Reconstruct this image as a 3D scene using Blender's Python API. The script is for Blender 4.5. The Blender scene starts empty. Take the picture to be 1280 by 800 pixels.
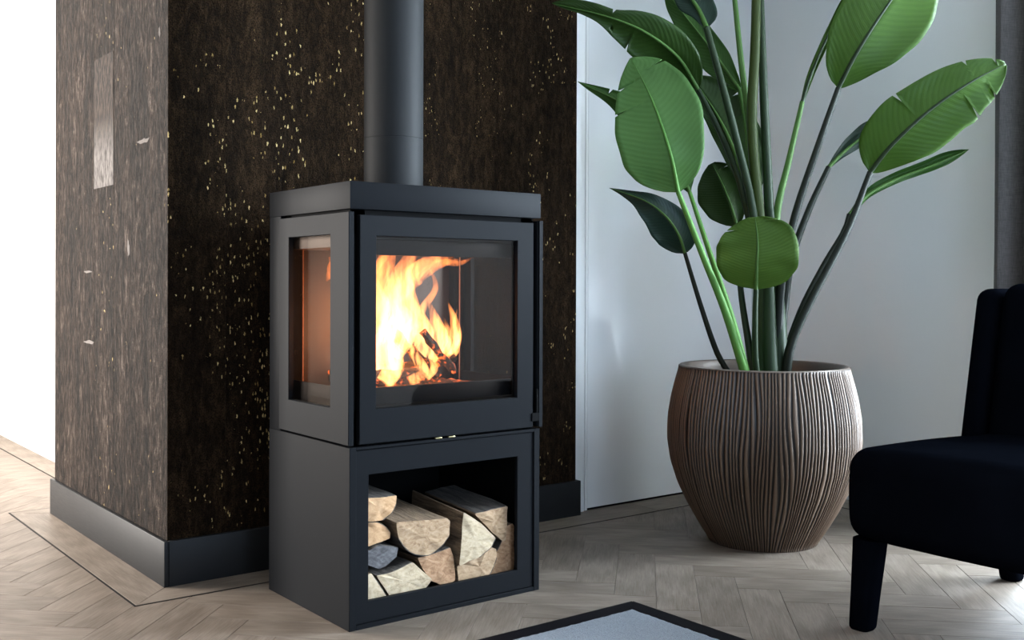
import bpy, bmesh, math, random
from mathutils import Vector, Matrix, noise as mnoise

# ------------------------------------------------------------------ camera, world, light, exposure
SC = bpy.context.scene
COL = SC.collection
F_PX = 1318.6
cam_data = bpy.data.cameras.new('camera')
cam_data.sensor_fit = 'HORIZONTAL'
cam_data.sensor_width = 36.0
cam_data.lens = F_PX / 1280 * 36.0
cam_data.shift_y = (360.85 - 400) / 1280
cam_data.clip_start = 0.05
camera = bpy.data.objects.new('camera', cam_data)
COL.objects.link(camera)
fw = Vector((0.6115, 0.7912, -0.0039)).normalized()
rt = Vector((0.7913, -0.6115, 0.0030))
rt = (rt - fw * rt.dot(fw)).normalized()
up = rt.cross(fw)
camera.matrix_world = Matrix(((rt.x, up.x, -fw.x, -1.3491), (rt.y, up.y, -fw.y, -2.4371), (rt.z, up.z, -fw.z, 0.9103), (0, 0, 0, 1)))
SC.camera = camera

world = bpy.data.worlds.new('sky')
SC.world = world
world.use_nodes = True
world.node_tree.nodes['Background'].inputs[0].default_value = (0.62, 0.75, 1.0, 1)
world.node_tree.nodes['Background'].inputs[1].default_value = 1.0

def area_light(name, loc, look, sx, sy, power, color):
    d = bpy.data.lights.new(name, 'AREA')
    d.shape = 'RECTANGLE'; d.size = sx; d.size_y = sy
    d.energy = power; d.color = color
    o = bpy.data.objects.new(name, d)
    COL.objects.link(o)
    o.location = loc
    o.rotation_euler = (Vector(look) - Vector(loc)).to_track_quat('-Z', 'Z').to_euler()
    return o
# daylight entering by the window of the left part of the house and by the garden window on the right
area_light('daylight_left', (-2.62, 3.4, 1.25), (0, 3.4, 1.25), 2.2, 2.2, 335, (1.0, 0.94, 0.87))
area_light('daylight_right', (4.3, -1.7, 1.5), (0, -1.5, 1.2), 4.0, 3.4, 1550, (0.74, 0.87, 1.0))
area_light('daylight_rear_fill', (0.2, -4.98, 1.3), (0.2, 0, 1.3), 2.2, 2.0, 45, (0.55, 0.75, 1.0))  # unseen rear window, serves as broad bluish fill for the fronts

SC.view_settings.view_transform = 'Standard'
SC.view_settings.look = 'None'
SC.view_settings.gamma = 1.0
SC.view_settings.exposure = 0.78
SC.view_settings.use_curve_mapping = False
SC.cycles.use_denoising = True
SC.cycles.max_bounces = 8
SC.cycles.transparent_max_bounces = 24

# ------------------------------------------------------------------ helpers
R = random.Random(7)

def link_obj(name, data, parent=None):
    o = bpy.data.objects.new(name, data)
    COL.objects.link(o)
    if parent is not None:
        o.parent = parent
    return o

def tag(o, label=None, cat=None, group=None, kind=None):
    if label: o['label'] = label
    if cat: o['category'] = cat
    if group: o['group'] = group
    if kind: o['kind'] = kind
    return o

def thing(name, label, cat, loc=(0, 0, 0), rz=0.0, group=None):
    o = link_obj(name, None)
    o.location = loc; o.rotation_euler = (0, 0, rz)
    o.empty_display_size = 0.05
    return tag(o, label, cat, group)

def build(name, bm, mat, parent=None, smooth=None):
    """turn a bmesh into ONE mesh object; smooth = angle in degrees below which edges shade smooth"""
    bmesh.ops.recalc_face_normals(bm, faces=bm.faces)
    if smooth is not None:
        lim = math.radians(smooth)
        for f in bm.faces: f.smooth = True
        for e in bm.edges:
            if len(e.link_faces) == 2:
                e.smooth = e.calc_face_angle(0.0) < lim
    me = bpy.data.meshes.new(name)
    bm.to_mesh(me); bm.free()
    for m in (mat if isinstance(mat, (list, tuple)) else [mat]):
        me.materials.append(m)
    return link_obj(name, me, parent)

def add_box(bm, x0, x1, y0, y1, z0, z1, bev=0.0, seg=1, mi=0):
    r = bmesh.ops.create_cube(bm, size=1.0)
    vs = r['verts']
    for v in vs:
        v.co = Vector(((x0 + x1) / 2 + v.co.x * (x1 - x0), (y0 + y1) / 2 + v.co.y * (y1 - y0), (z0 + z1) / 2 + v.co.z * (z1 - z0)))
    fs = list({f for v in vs for f in v.link_faces})
    for f in fs: f.material_index = mi
    if bev > 0:
        es = list({e for v in vs for e in v.link_edges})
        bmesh.ops.bevel(bm, geom=es, offset=bev, segments=seg, profile=0.5, affect='EDGES', clamp_overlap=True)

def box(name, x0, x1, y0, y1, z0, z1, mat, parent=None, bev=0.002, seg=2):
    bm = bmesh.new()
    add_box(bm, x0, x1, y0, y1, z0, z1, bev, seg)
    return build(name, bm, mat, parent, 40)

def add_tube(bm, pts, r0, r1=None, n=10, caps=True, squash=None):
    """swept tube along pts; radius from r0 to r1"""
    if r1 is None: r1 = r0
    pts = [Vector(p) for p in pts]
    rings = []
    ref = Vector((0.31, -0.77, 0.1)).normalized()
    m = len(pts)
    for i, p in enumerate(pts):
        t = (pts[min(i + 1, m - 1)] - pts[max(i - 1, 0)]).normalized()
        a = (ref - t * ref.dot(t)).normalized()
        b = t.cross(a)
        r = (r0[i] if isinstance(r0, list) else r0 + (r1 - r0) * i / (m - 1))
        rings.append([bm.verts.new(p + a * math.cos(2 * math.pi * k / n) * r + b * math.sin(2 * math.pi * k / n) * r) for k in range(n)])
    for i in range(m - 1):
        for k in range(n):
            bm.faces.new((rings[i][k], rings[i][(k + 1) % n], rings[i + 1][(k + 1) % n], rings[i + 1][k]))
    if caps:
        bm.faces.new(rings[0][::-1]); bm.faces.new(rings[-1])

def add_lathe(bm, prof, n=64, cx=0, cy=0):
    rings = []
    for r, z in prof:
        if r < 1e-5:
            rings.append([bm.verts.new((cx, cy, z))])
        else:
            rings.append([bm.verts.new((cx + r * math.cos(2 * math.pi * k / n), cy + r * math.sin(2 * math.pi * k / n), z)) for k in range(n)])
    for a, b in zip(rings, rings[1:]):
        for k in range(n):
            k2 = (k + 1) % n
            if len(a) == 1 and len(b) == 1: continue
            if len(a) == 1: bm.faces.new((a[0], b[k2], b[k]))
            elif len(b) == 1: bm.faces.new((a[k], a[k2], b[0]))
            else: bm.faces.new((a[k], a[k2], b[k2], b[k]))

def catmull(pts, n):
    """n+1 points on a Catmull-Rom curve through pts, evenly spread over its chord length"""
    P = [Vector(p) for p in pts]
    P = [P[0] * 2 - P[1]] + P + [P[-1] * 2 - P[-2]]
    dense = []
    for i in range(1, len(P) - 2):
        for s in range(24):
            t = s / 24
            a, b, c, d = P[i - 1], P[i], P[i + 1], P[i + 2]
            dense.append(0.5 * ((2 * b) + (c - a) * t + (2 * a - 5 * b + 4 * c - d) * t * t + (3 * b - a - 3 * c + d) * t ** 3))
    dense.append(P[-2].copy())
    L = [0.0]
    for a, b in zip(dense, dense[1:]): L.append(L[-1] + (b - a).length)
    ts = n if isinstance(n, (list, tuple)) else [i / n for i in range(n + 1)]
    out = []
    j = 0
    for t in ts:
        s = t * L[-1]
        while j < len(L) - 2 and L[j + 1] < s: j += 1
        u = (s - L[j]) / max(L[j + 1] - L[j], 1e-9)
        out.append(dense[j].lerp(dense[j + 1], u))
    return out

# ------------------------------------------------------------------ materials
class NT:
    """small node-tree writer"""
    def __init__(self, name):
        self.m = bpy.data.materials.new(name)
        self.m.use_nodes = True
        self.t = self.m.node_tree
        self.p = self.t.nodes['Principled BSDF']
        self.out = self.t.nodes['Material Output']
    def n(self, kind, **kw):
        nd = self.t.nodes.new(kind)
        for k, v in kw.items():
            if k in nd.inputs: nd.inputs[k].default_value = v
            else: setattr(nd, k, v)
        return nd
    def l(self, a, b):
        self.t.links.new(a, b)
        return b
    def coord(self, scale=(1, 1, 1), kind='Object', offset_random=False):
        c = self.n('ShaderNodeTexCoord')
        mp = self.n('ShaderNodeMapping')
        mp.inputs['Scale'].default_value = scale
        src = c.outputs[kind]
        if offset_random:
            oi = self.n('ShaderNodeObjectInfo')
            mul = self.n('ShaderNodeVectorMath', operation='SCALE')
            mul.inputs[0].default_value = (37.0, 23.0, 11.0)
            self.l(oi.outputs['Random'], mul.inputs['Scale'])
            add = self.n('ShaderNodeVectorMath', operation='ADD')
            self.l(src, add.inputs[0]); self.l(mul.outputs[0], add.inputs[1])
            src = add.outputs[0]
        self.l(src, mp.inputs['Vector'])
        return mp.outputs['Vector']
    def noise(self, vec, scale, detail=6, rough=0.6, dist=0.0):
        nd = self.n('ShaderNodeTexNoise')
        nd.inputs['Scale'].default_value = scale; nd.inputs['Detail'].default_value = detail
        nd.inputs['Roughness'].default_value = rough; nd.inputs['Distortion'].default_value = dist
        self.l(vec, nd.inputs['Vector'])
        return nd.outputs['Fac']
    def ramp(self, fac, stops, interp='LINEAR'):
        nd = self.n('ShaderNodeValToRGB')
        nd.color_ramp.interpolation = interp
        e = nd.color_ramp.elements
        while len(e) < len(stops): e.new(0.5)
        for el, (p, c) in zip(e, stops):
            el.position = p
            el.color = (c, c, c, 1) if isinstance(c, (int, float)) else (*c, 1)
        self.l(fac, nd.inputs['Fac'])
        return nd.outputs['Color']
    def mix(self, fac, a, b, mode='MIX'):
        nd = self.n('ShaderNodeMix', data_type='RGBA', blend_type=mode)
        for s, v in ((nd.inputs['Factor'], fac), (nd.inputs['A'], a), (nd.inputs['B'], b)):
            if isinstance(v, (int, float)): s.default_value = v
            elif isinstance(v, tuple): s.default_value = (*v, 1)
            else: self.l(v, s)
        return nd.outputs['Result']
    def math(self, op, a, b=0.0, c=None):
        nd = self.n('ShaderNodeMath', operation=op)
        for i, v in enumerate((a, b) if c is None else (a, b, c)):
            if isinstance(v, (int, float)): nd.inputs[i].default_value = v
            else: self.l(v, nd.inputs[i])
        return nd.outputs[0]
    def bump(self, h, strength=0.3, dist=0.002):
        nd = self.n('ShaderNodeBump')
        nd.inputs['Strength'].default_value = strength; nd.inputs['Distance'].default_value = dist
        self.l(h, nd.inputs['Height'])
        self.l(nd.outputs['Normal'], self.p.inputs['Normal'])
        return nd
    def set(self, **kw):
        for k, v in kw.items():
            s = self.p.inputs[k.replace('_', ' ')]
            if isinstance(v, tuple): s.default_value = (*v, 1) if len(v) == 3 else v
            elif isinstance(v, (int, float)): s.default_value = v
            else: self.l(v, s)
        return self

def srgb(r, g, b):
    f = lambda c: (c / 255 / 12.92) if c / 255 <= 0.04045 else ((c / 255 + 0.055) / 1.055) ** 2.4
    return (f(r), f(g), f(b))

def plain(name, color, rough=0.5, metal=0.0, noise_scale=60, var=0.12, bump=0.0, spec=0.5):
    t = NT(name)
    v = t.noise(t.coord(), noise_scale, 4)
    c = t.mix(v, tuple(x * (1 - var) for x in color), tuple(min(1, x * (1 + var)) for x in color))
    t.set(Base_Color=c, Roughness=rough, Metallic=metal, Specular_IOR_Level=spec)
    if bump: t.bump(v, bump, 0.001)
    return t.m

M = {}
M['white_wall'] = plain('white_wall_paint', (0.60, 0.595, 0.585), 0.75, bump=0.05, noise_scale=220, var=0.02)
M['grey_wall'] = plain('pale_grey_wall_paint', (0.80, 0.805, 0.79), 0.8, bump=0.06, noise_scale=240, var=0.02)
M['baseboard_grey'] = plain('off_white_baseboard', (0.47, 0.46, 0.445), 0.4, var=0.02)
M['white_trim'] = plain('white_lacquered_trim', (0.80, 0.80, 0.79), 0.35, var=0.02)
M['taupe_wall'] = plain('taupe_wall_paint', (0.30, 0.28, 0.26), 0.85, var=0.03)
M['ceiling'] = plain('white_ceiling_paint', (0.62, 0.62, 0.61), 0.9, var=0.02)
M['door_white'] = plain('glossy_white_door_lacquer', (0.84, 0.85, 0.855), 0.17, spec=0.75, var=0.02, noise_scale=5)
M['gap_black'] = plain('black_shadow_gap', (0.004, 0.004, 0.0045), 0.9, spec=0.1)
M['soot_black'] = plain('soot_black_steel', (0.004, 0.004, 0.0042), 0.85, spec=0.1)

def mk_steel():
    t = NT('anthracite_stove_paint')
    v = t.noise(t.coord(), 900, 3, 0.6)
    t.set(Base_Color=t.mix(v, (0.00837, 0.0093, 0.01104), (0.00961, 0.01054, 0.0124)), Roughness=0.5, Specular_IOR_Level=0.05)
    return t.m
M['steel'] = mk_steel()

def mk_skirting():
    t = NT('dark_brushed_metal_skirting')
    v = t.noise(t.coord((3, 3, 160)), 6, 4)
    t.set(Base_Color=t.mix(v, (0.0104, 0.0108, 0.0116), (0.0144, 0.0148, 0.016)), Roughness=t.ramp(v, [(0.3, 0.46), (0.7, 0.56)]), Metallic=0.0, Specular_IOR_Level=0.22)
    return t.m
M['skirting'] = mk_skirting()

def mk_liner():
    t = NT('smoke_stained_firebox_steel')
    v = t.noise(t.coord((1, 1, 0.4)), 9, 6, 0.65)
    t.set(Base_Color=t.ramp(v, [(0.3, (0.020, 0.016, 0.014)), (0.7, (0.055, 0.042, 0.036))]), Roughness=0.55)
    t.bump(v, 0.2, 0.002)
    return t.m
M['liner'] = mk_liner()

def mk_glass():
    t = NT('stove_glass')
    t.t.nodes.remove(t.p)
    tr = t.n('ShaderNodeBsdfTransparent'); tr.inputs['Color'].default_value = (0.90, 0.86, 0.83, 1)
    gl = t.n('ShaderNodeBsdfGlossy'); gl.inputs['Roughness'].default_value = 0.03; gl.inputs['Color'].default_value = (1, 1, 1, 1)
    lw = t.n('ShaderNodeLayerWeight'); lw.inputs['Blend'].default_value = .5
    fr = t.math('ADD', t.math('MULTIPLY', t.math('POWER', lw.outputs['Facing'], 5.0), .9), .022)
    mx = t.n('ShaderNodeMixShader')
    t.l(fr, mx.inputs[0]); t.l(tr.outputs[0], mx.inputs[1]); t.l(gl.outputs[0], mx.inputs[2])
    t.l(mx.outputs[0], t.out.inputs['Surface'])
    return t.m
M['glass'] = mk_glass()

def mk_cork(name, lo, hi, top, few, spec, w=1.0):
    """dark cork veneer wallpaper: mottled vertical fibres, pressed flakes and gold foil showing through"""
    t = NT(name)
    fib = t.noise(t.coord((1, 1, 0.30), offset_random=True), 70, 6, 0.7, 0.6)
    mot = t.noise(t.coord((1, 1, 0.55), offset_random=True), 26, 6, 0.7, 1.2)
    blotch = t.noise(t.coord((1, 1, 0.13), offset_random=True), 13, 5, 0.65)
    grain = t.noise(t.coord((1, 1, 0.7)), 330, 3, 0.65)
    k = t.math('ADD', t.math('MULTIPLY', fib, 0.34), t.math('MULTIPLY', mot, 0.40))
    k = t.math('ADD', k, t.math('MULTIPLY', blotch, 0.26))
    mid = tuple(a * .62 + c * .38 for a, c in zip(lo, hi))
    col = t.ramp(k, [(0.49 - 0.07 * w, lo), (0.49, mid), (0.49 + 0.055 * w, hi), (0.49 + 0.14 * w, top)])
    col = t.mix(t.ramp(grain, [(0.40, 0.85), (0.55, 0.0)]), col, tuple(x * 0.22 for x in lo))
    vo = t.n('ShaderNodeTexVoronoi'); vo.inputs['Scale'].default_value = 130; vo.inputs['Randomness'].default_value = 1.0
    t.l(t.coord((1, 1, 0.40), offset_random=True), vo.inputs['Vector'])
    sep = t.n('ShaderNodeSeparateColor'); t.l(vo.outputs['Color'], sep.inputs[0])
    pick = t.math('GREATER_THAN', sep.outputs[0], few)
    jag = t.noise(t.coord((1, 1, 0.5)), 380, 2)
    dist = t.math('ADD', vo.outputs['Distance'], t.math('MULTIPLY', t.math('SUBTRACT', jag, 0.5), 0.95))
    spot = t.math('LESS_THAN', dist, t.math('MULTIPLY', t.math('POWER', sep.outputs[1], 2.2), 0.37))
    clus = t.math('GREATER_THAN', t.noise(t.coord((1, 1, 0.7)), 6.5, 3), 0.53)
    gold = t.math('MULTIPLY', t.math('MULTIPLY', spot, pick), clus)
    t.set(Base_Color=t.mix(gold, col, t.mix(sep.outputs[2], (0.30, 0.19, 0.06), (0.95, 0.74, 0.34))), Metallic=t.math('MULTIPLY', gold, 0.25),
          Roughness=t.mix(gold, t.ramp(fib, [(0.35, 0.78), (0.7, 0.55)]), (0.3, 0.3, 0.3)), Specular_IOR_Level=spec)
    t.bump(t.math('ADD', t.math('MULTIPLY', mot, 0.9), t.math('MULTIPLY', grain, 0.5)), 1.0, 0.014)
    return t.m
M['cork'] = mk_cork('dark_cork_wallpaper', (0.00465, 0.002232, 0.000992), (0.0465, 0.02604, 0.0124), (0.0682, 0.04092, 0.02108), 0.55, 0.06, 1.5)
M['cork_side'] = mk_cork('dark_cork_wallpaper_sparse_foil', (0.00272, 0.001564, 0.00102), (0.04216, 0.02652, 0.01836), (0.1632, 0.1258, 0.1054), 0.90, 0.12)
def mk_flake():
    t = NT('worn_pale_cork_flake')
    n = t.noise(t.coord((1, 1, .4)), 60, 6, .7)
    sp = t.n('ShaderNodeSeparateXYZ'); t.l(t.n('ShaderNodeTexCoord').outputs['Object'], sp.inputs[0])
    h = t.n('ShaderNodeMapRange'); t.l(sp.outputs[2], h.inputs['Value']); h.inputs['From Min'].default_value = 1.30; h.inputs['From Max'].default_value = 1.54
    f = t.math('ADD', h.outputs[0], t.math('MULTIPLY', t.math('SUBTRACT', n, .5), .9))
    pale = t.ramp(n, [(.35, (.03, .025, .023)), (.62, (.17, .155, .147))])
    dark = t.ramp(n, [(.42, (.004, .0024, .0016)), (.60, (.045, .030, .022))])
    t.set(Base_Color=t.mix(t.ramp(f, [(.25, 0.0), (.8, 1.0)]), pale, dark), Roughness=.75, Specular_IOR_Level=.16)
    t.bump(n, 1.0, .006)
    return t.m
M['cork_pale'] = mk_flake()

def mk_plank():
    t = NT('limed_oak_plank')
    c = t.coord((2.6, 46, 46), offset_random=True)
    g = t.noise(c, 4.5, 8, 0.70, 0.7)
    wv = t.n('ShaderNodeTexWave', wave_type='RINGS', rings_direction='Y')
    wv.inputs['Scale'].default_value = 2.2; wv.inputs['Distortion'].default_value = 7.0
    wv.inputs['Detail'].default_value = 3.0; wv.inputs['Detail Scale'].default_value = 1.2
    t.l(t.coord((1.1, 7, 7), offset_random=True), wv.inputs['Vector'])
    blot = t.noise(t.coord((2.0, 5, 5), offset_random=True), 2.2, 3)
    f = t.math('ADD', t.math('MULTIPLY', g, 0.62), t.math('MULTIPLY', wv.outputs['Fac'], 0.14))
    f = t.math('ADD', f, t.math('MULTIPLY', blot, 0.28))
    col = t.ramp(f, [(0.26, (0.094, 0.069, 0.050)), (0.52, (0.166, 0.131, 0.102)), (0.80, (0.247, 0.205, 0.167))])
    oi = t.n('ShaderNodeObjectInfo')
    hs = t.n('ShaderNodeHueSaturation')
    t.l(t.math('ADD', t.math('MULTIPLY', oi.outputs['Random'], 0.14), 0.93), hs.inputs['Value'])
    hs.inputs['Saturation'].default_value = 0.95
    t.l(col, hs.inputs['Color'])
    t.set(Base_Color=hs.outputs['Color'], Roughness=t.ramp(g, [(0.3, 0.55), (0.7, 0.46)]), Specular_IOR_Level=0.25)
    t.bump(t.math('ADD', g, t.math('MULTIPLY', wv.outputs['Fac'], 0.35)), 0.25, 0.0012)
    return t.m
M['plank'] = mk_plank()
M['subfloor'] = plain('dark_joint_between_planks', (0.13, 0.105, 0.085), 0.8)
M['inlay'] = plain('dark_inlay_strip', (0.007, 0.006, 0.006), 0.6, spec=.1)

# ------------------------------------------------------------------ the setting
S2 = math.sqrt(0.5)
def struct(name, o_label=None, parent=None):
    o = link_obj(name, None, parent)
    o.empty_display_size = 0.05
    if parent is None: tag(o, o_label, kind='structure')
    return o
def sbox(name, label, *a, **k):
    return tag(box(name, *a, **k), label, kind='structure')

# room shell (x to the right along the stove front, y into the picture)
sbox('ceiling', 'white ceiling over the living room', -2.8, 2.9, -5.2, 7.2, 2.60, 2.70, M['ceiling'], bev=0)
sbox('wall_front', 'pale wall beside the white door, behind the plant', 1.30, 2.75, 0.765, 0.90, 0, 2.60, M['grey_wall'], bev=0)
wr = struct('wall_right', 'pale grey wall behind the potted plant, ending at the curtain')
box('wall_panel', 2.5235, 2.75, -0.50, 0.765, 0, 2.60, M['grey_wall'], wr, bev=0)
box('wall_panel', 2.5235, 2.75, -2.35, -0.50, 2.38, 2.60, M['grey_wall'], wr, bev=0)
box('wall_panel', 2.5235, 2.75, -2.35, -0.50, 0.0, 0.06, M['grey_wall'], wr, bev=0)
box('wall_panel', 2.5235, 2.75, -5.0, -2.35, 0, 2.60, M['grey_wall'], wr, bev=0)
sbox('wall_left', 'bright white wall beyond the cork chimney breast', 0.103, 0.25, 1.97, 7.0, 0, 2.60, M['white_wall'], bev=0)
sbox('wall_far', 'taupe end wall of the left passage', -2.6, 0.25, 7.0, 7.15, 0, 2.60, M['taupe_wall'], bev=0)
wo = struct('wall_outer', 'taupe outer wall with the wide left window')
box('wall_panel', -2.75, -2.6, -5.0, 2.2, 0, 2.60, M['taupe_wall'], wo, bev=0)
box('wall_panel', -2.75, -2.6, 4.6, 7.15, 0, 2.60, M['taupe_wall'], wo, bev=0)
box('wall_panel', -2.75, -2.6, 2.2, 4.6, 2.40, 2.60, M['taupe_wall'], wo, bev=0)
box('wall_panel', -2.75, -2.6, 2.2, 4.6, 0, 0.10, M['taupe_wall'], wo, bev=0)
wb = struct('wall_back', 'taupe wall opposite the stove')
box('wall_panel', -2.75, -1.0, -5.15, -5.0, 0, 2.60, M['taupe_wall'], wb, bev=0)
box('wall_panel', 1.4, 2.75, -5.15, -5.0, 0, 2.60, M['taupe_wall'], wb, bev=0)
box('wall_panel', -1.0, 1.4, -5.15, -5.0, 2.35, 2.60, M['taupe_wall'], wb, bev=0)
box('wall_panel', -1.0, 1.4, -5.15, -5.0, 0, 0.2, M['taupe_wall'], wb, bev=0)

# window frame of the garden window in the right wall (beyond the curtain)
w1 = struct('window_1', 'dark framed garden window behind the grey curtain')
for y0, y1, z0, z1 in ((-0.56, -0.50, .06, 2.38), (-2.35, -2.29, .06, 2.38), (-2.29, -0.56, 2.32, 2.38), (-2.29, -0.56, .06, .12), (-1.45, -1.41, .12, 2.32)):
    box('window_frame', 2.54, 2.59, y0, y1, z0, z1, M['white_trim'], w1, bev=.003)

# chimney breast clad in strips of cork wallpaper
bx0, bx1, by0, by1 = -0.23, 1.3965, 0.7007, 1.959
cb = struct('wall_chimney', 'tall chimney breast clad in dark cork wallpaper with gold flecks')
box('breast_core', bx0 + .004, bx1 - .004, by0 + .004, by1 - .004, 0, 2.6, M['gap_black'], cb, bev=0)
for y0, y1 in ((by0 + .004, 1.2225), (1.2235, 1.4425), (1.4435, by1)):
    box('wallpaper_strip', bx0, bx0 + .005, y0, y1, 0, 2.6, M['cork_side'], cb, bev=0.0008, seg=1)
for x0, x1 in ((bx0, -0.0485), (-0.0475, 0.4795), (0.4805, 1.0095), (1.0105, bx1)):
    box('wallpaper_strip', x0, x1, by0, by0 + .005, 0, 2.6, M['cork'], cb, bev=0.0008, seg=1)
box('wallpaper_strip', bx1 - .005, bx1, by0 + .006, by1, 0, 2.6, M['cork'], cb, bev=0)
box('wallpaper_strip', bx0 + .006, bx1 - .006, by1 - .005, by1, 0, 2.6, M['cork'], cb, bev=0)
o = box('wallpaper_flake', bx0 - .0012, bx0 + .002, 1.2235, 1.4425, 1.245, 1.70, M['cork_pale'], cb, bev=0.0006, seg=1)
o['label'] = 'pale worn flake of cork'
M['chip'] = plain('pale_cork_chip', (.11, .095, .087), .85, noise_scale=160, var=.75)
for y0, y1, z0, z1 in ((1.43, 1.60, .946, .958), (.835, .99, 1.352, 1.370), (1.42, 1.58, .690, .708), (.765, .785, 1.66, 1.70), (1.05, 1.08, .99, 1.06)):
    bm = bmesh.new()
    ring = []
    for k in range(16):
        a = 2 * math.pi * k / 16
        q = R.uniform(.45, 1.0)
        ring.append((bx0 - .0008, (y0 + y1) / 2 + (y1 - y0) / 2 * math.cos(a) * q, (z0 + z1) / 2 + (z1 - z0) / 2 * math.sin(a) * q))
    lo = [bm.verts.new((bx0 + .002, p[1], p[2])) for p in ring]; hi = [bm.verts.new(p) for p in ring]
    for k in range(16): bm.faces.new((lo[k], lo[(k + 1) % 16], hi[(k + 1) % 16], hi[k]))
    bm.faces.new(hi)
    build('wallpaper_flake', bm, M['chip'], cb)['label'] = 'small pale chip in the cork'
tag(box('baseboard_left', bx0 - .015, bx0, by0 - .015, by1 + .015, 0, .138, M['skirting'], bev=.0026), 'dark metal skirting on the window side of the chimney breast', kind='structure')
tag(box('baseboard_front', bx0 + .0002, bx1 + .015, by0 - .015, by0, 0, .138, M['skirting'], bev=.0026), 'dark metal skirting behind the stove', kind='structure')
tag(box('baseboard_right', bx1, bx1 + .015, by0, .745, 0, .138, M['skirting'], bev=.0016), 'short return of the dark metal skirting beside the white door', kind='structure')
tag(box('baseboard_passage', .088, .103, by1 + .02, 7.0, 0, .145, M['baseboard_grey'], bev=.003), 'white baseboard along the bright left wall', kind='structure')

def mk_foliage():
    t = NT('translucent_tree_leaves')
    n = t.noise(t.coord(), 9, 3)
    c = t.mix(n, (.05, .11, .02), (.20, .30, .07))  # leaf green varied by noise
    t.set(Base_Color=c, Roughness=.6)
    tl = t.n('ShaderNodeBsdfTranslucent'); t.l(c, tl.inputs['Color'])
    mx = t.n('ShaderNodeMixShader'); mx.inputs[0].default_value = .5
    t.l(t.p.outputs[0], mx.inputs[1]); t.l(tl.outputs[0], mx.inputs[2]); t.l(mx.outputs[0], t.out.inputs['Surface'])
    return t.m
def garden_tree(x, y, h, label):
    t = thing('garden_tree', label, 'tree', (x, y, 0), 0, 'young trees outside the garden window')
    bm = bmesh.new(); add_tube(bm, [(0, 0, -.1), (.02, .01, .8), (0, 0, h * .8)], .045, .02, 8)
    build('trunk', bm, STALK_BROWN, t, 60)
    bm = bmesh.new()
    for _ in range(420):
        d = Vector((R.gauss(0, .26), R.gauss(0, .30), h * .76 + R.gauss(0, .36)))
        q = Matrix.Rotation(R.uniform(0, 6.3), 3, 'Z') @ Matrix.Rotation(R.uniform(-1.2, 1.2), 3, 'X')
        bm.faces.new([bm.verts.new(d + q @ Vector(p)) for p in ((0, 0, 0), (.04, .045, .01), (0, .12, 0), (-.04, .045, .01))])
    tag(build('crown', bm, FOLIAGE, t), kind='stuff')
FOLIAGE = mk_foliage(); STALK_BROWN = plain('brown_bark', (.08, .06, .045), .9)
garden_tree(3.30, -.95, 2.3, 'leafy young tree outside the garden window, next to the curtain')
garden_tree(3.45, -3.6, 2.5, 'taller leafy tree outside the garden window, farther from the curtain')
tag(box('terrace', 2.75, 8.0, -6, 3, -.08, -.02, plain('pale_terrace_stone', (.35, .34, .32), .8), bev=0), 'pale terrace outside the garden window', kind='structure')

# flush white door with its slim frame
d1 = struct('door_1', 'flush glossy white door between the chimney breast and the plant')
box('door_frame', 1.4125, 1.466, .728, .775, 0, 2.6, M['white_trim'], d1, bev=.002)
box('door_groove', 1.466, 1.474, .745, .775, 0, 2.6, M['gap_black'], d1, bev=0)
box('door_frame', 1.474, 1.487, .733, .775, .002, 2.6, M['white_trim'], d1, bev=.002)
box('door_panel', 1.489, 2.50, .735, .764, .010, 2.6, M['door_white'], d1, bev=.002)
box('door_gap', 1.487, 2.52, .740, .775, 0, .0095, M['gap_black'], d1, bev=0)

# ---- floor: herringbone of limed oak, each plank in view a part
fl = struct('floor', 'limed oak herringbone floor')
o = box('subfloor', -2.75, 2.75, -5.15, 7.15, -.06, -.004, M['subfloor'], fl, bev=0)
PW, PL = 0.1218, 0.4872
U0, V0 = 0.795, 0.798

def add_plank(bm, L, W, mat4=None, g=0.0004, b=0.0008, top=0.0, bot=-0.006):
    ls = []
    for (e, z) in ((0, bot), (0, top - b * .8), (b, top)):
        x, y = L / 2 - g - e, W / 2 - g - e
        ring = []
        for sx, sy in ((-1, -1), (1, -1), (1, 1), (-1, 1)):
            p = Vector((sx * x, sy * y, z))
            ring.append(bm.verts.new(mat4 @ p if mat4 else p))
        ls.append(ring)
    for a, c in zip(ls, ls[1:]):
        for k in range(4): bm.faces.new((a[k], a[(k + 1) % 4], c[(k + 1) % 4], c[k]))
    bm.faces.new(ls[-1])
bm = bmesh.new(); add_plank(bm, PL, PW)
plank0 = build('plank', bm, M['plank'], fl)
plank_mesh = plank0.data

def sees(x, y):
    d = Vector((x + 1.3491, y + 2.4371, -.9103))
    z = d.dot(fw)
    if z < .3: return None
    return 640 + F_PX * d.dot(rt) / z, 360.85 - F_PX * d.dot(up) / z, z

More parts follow.
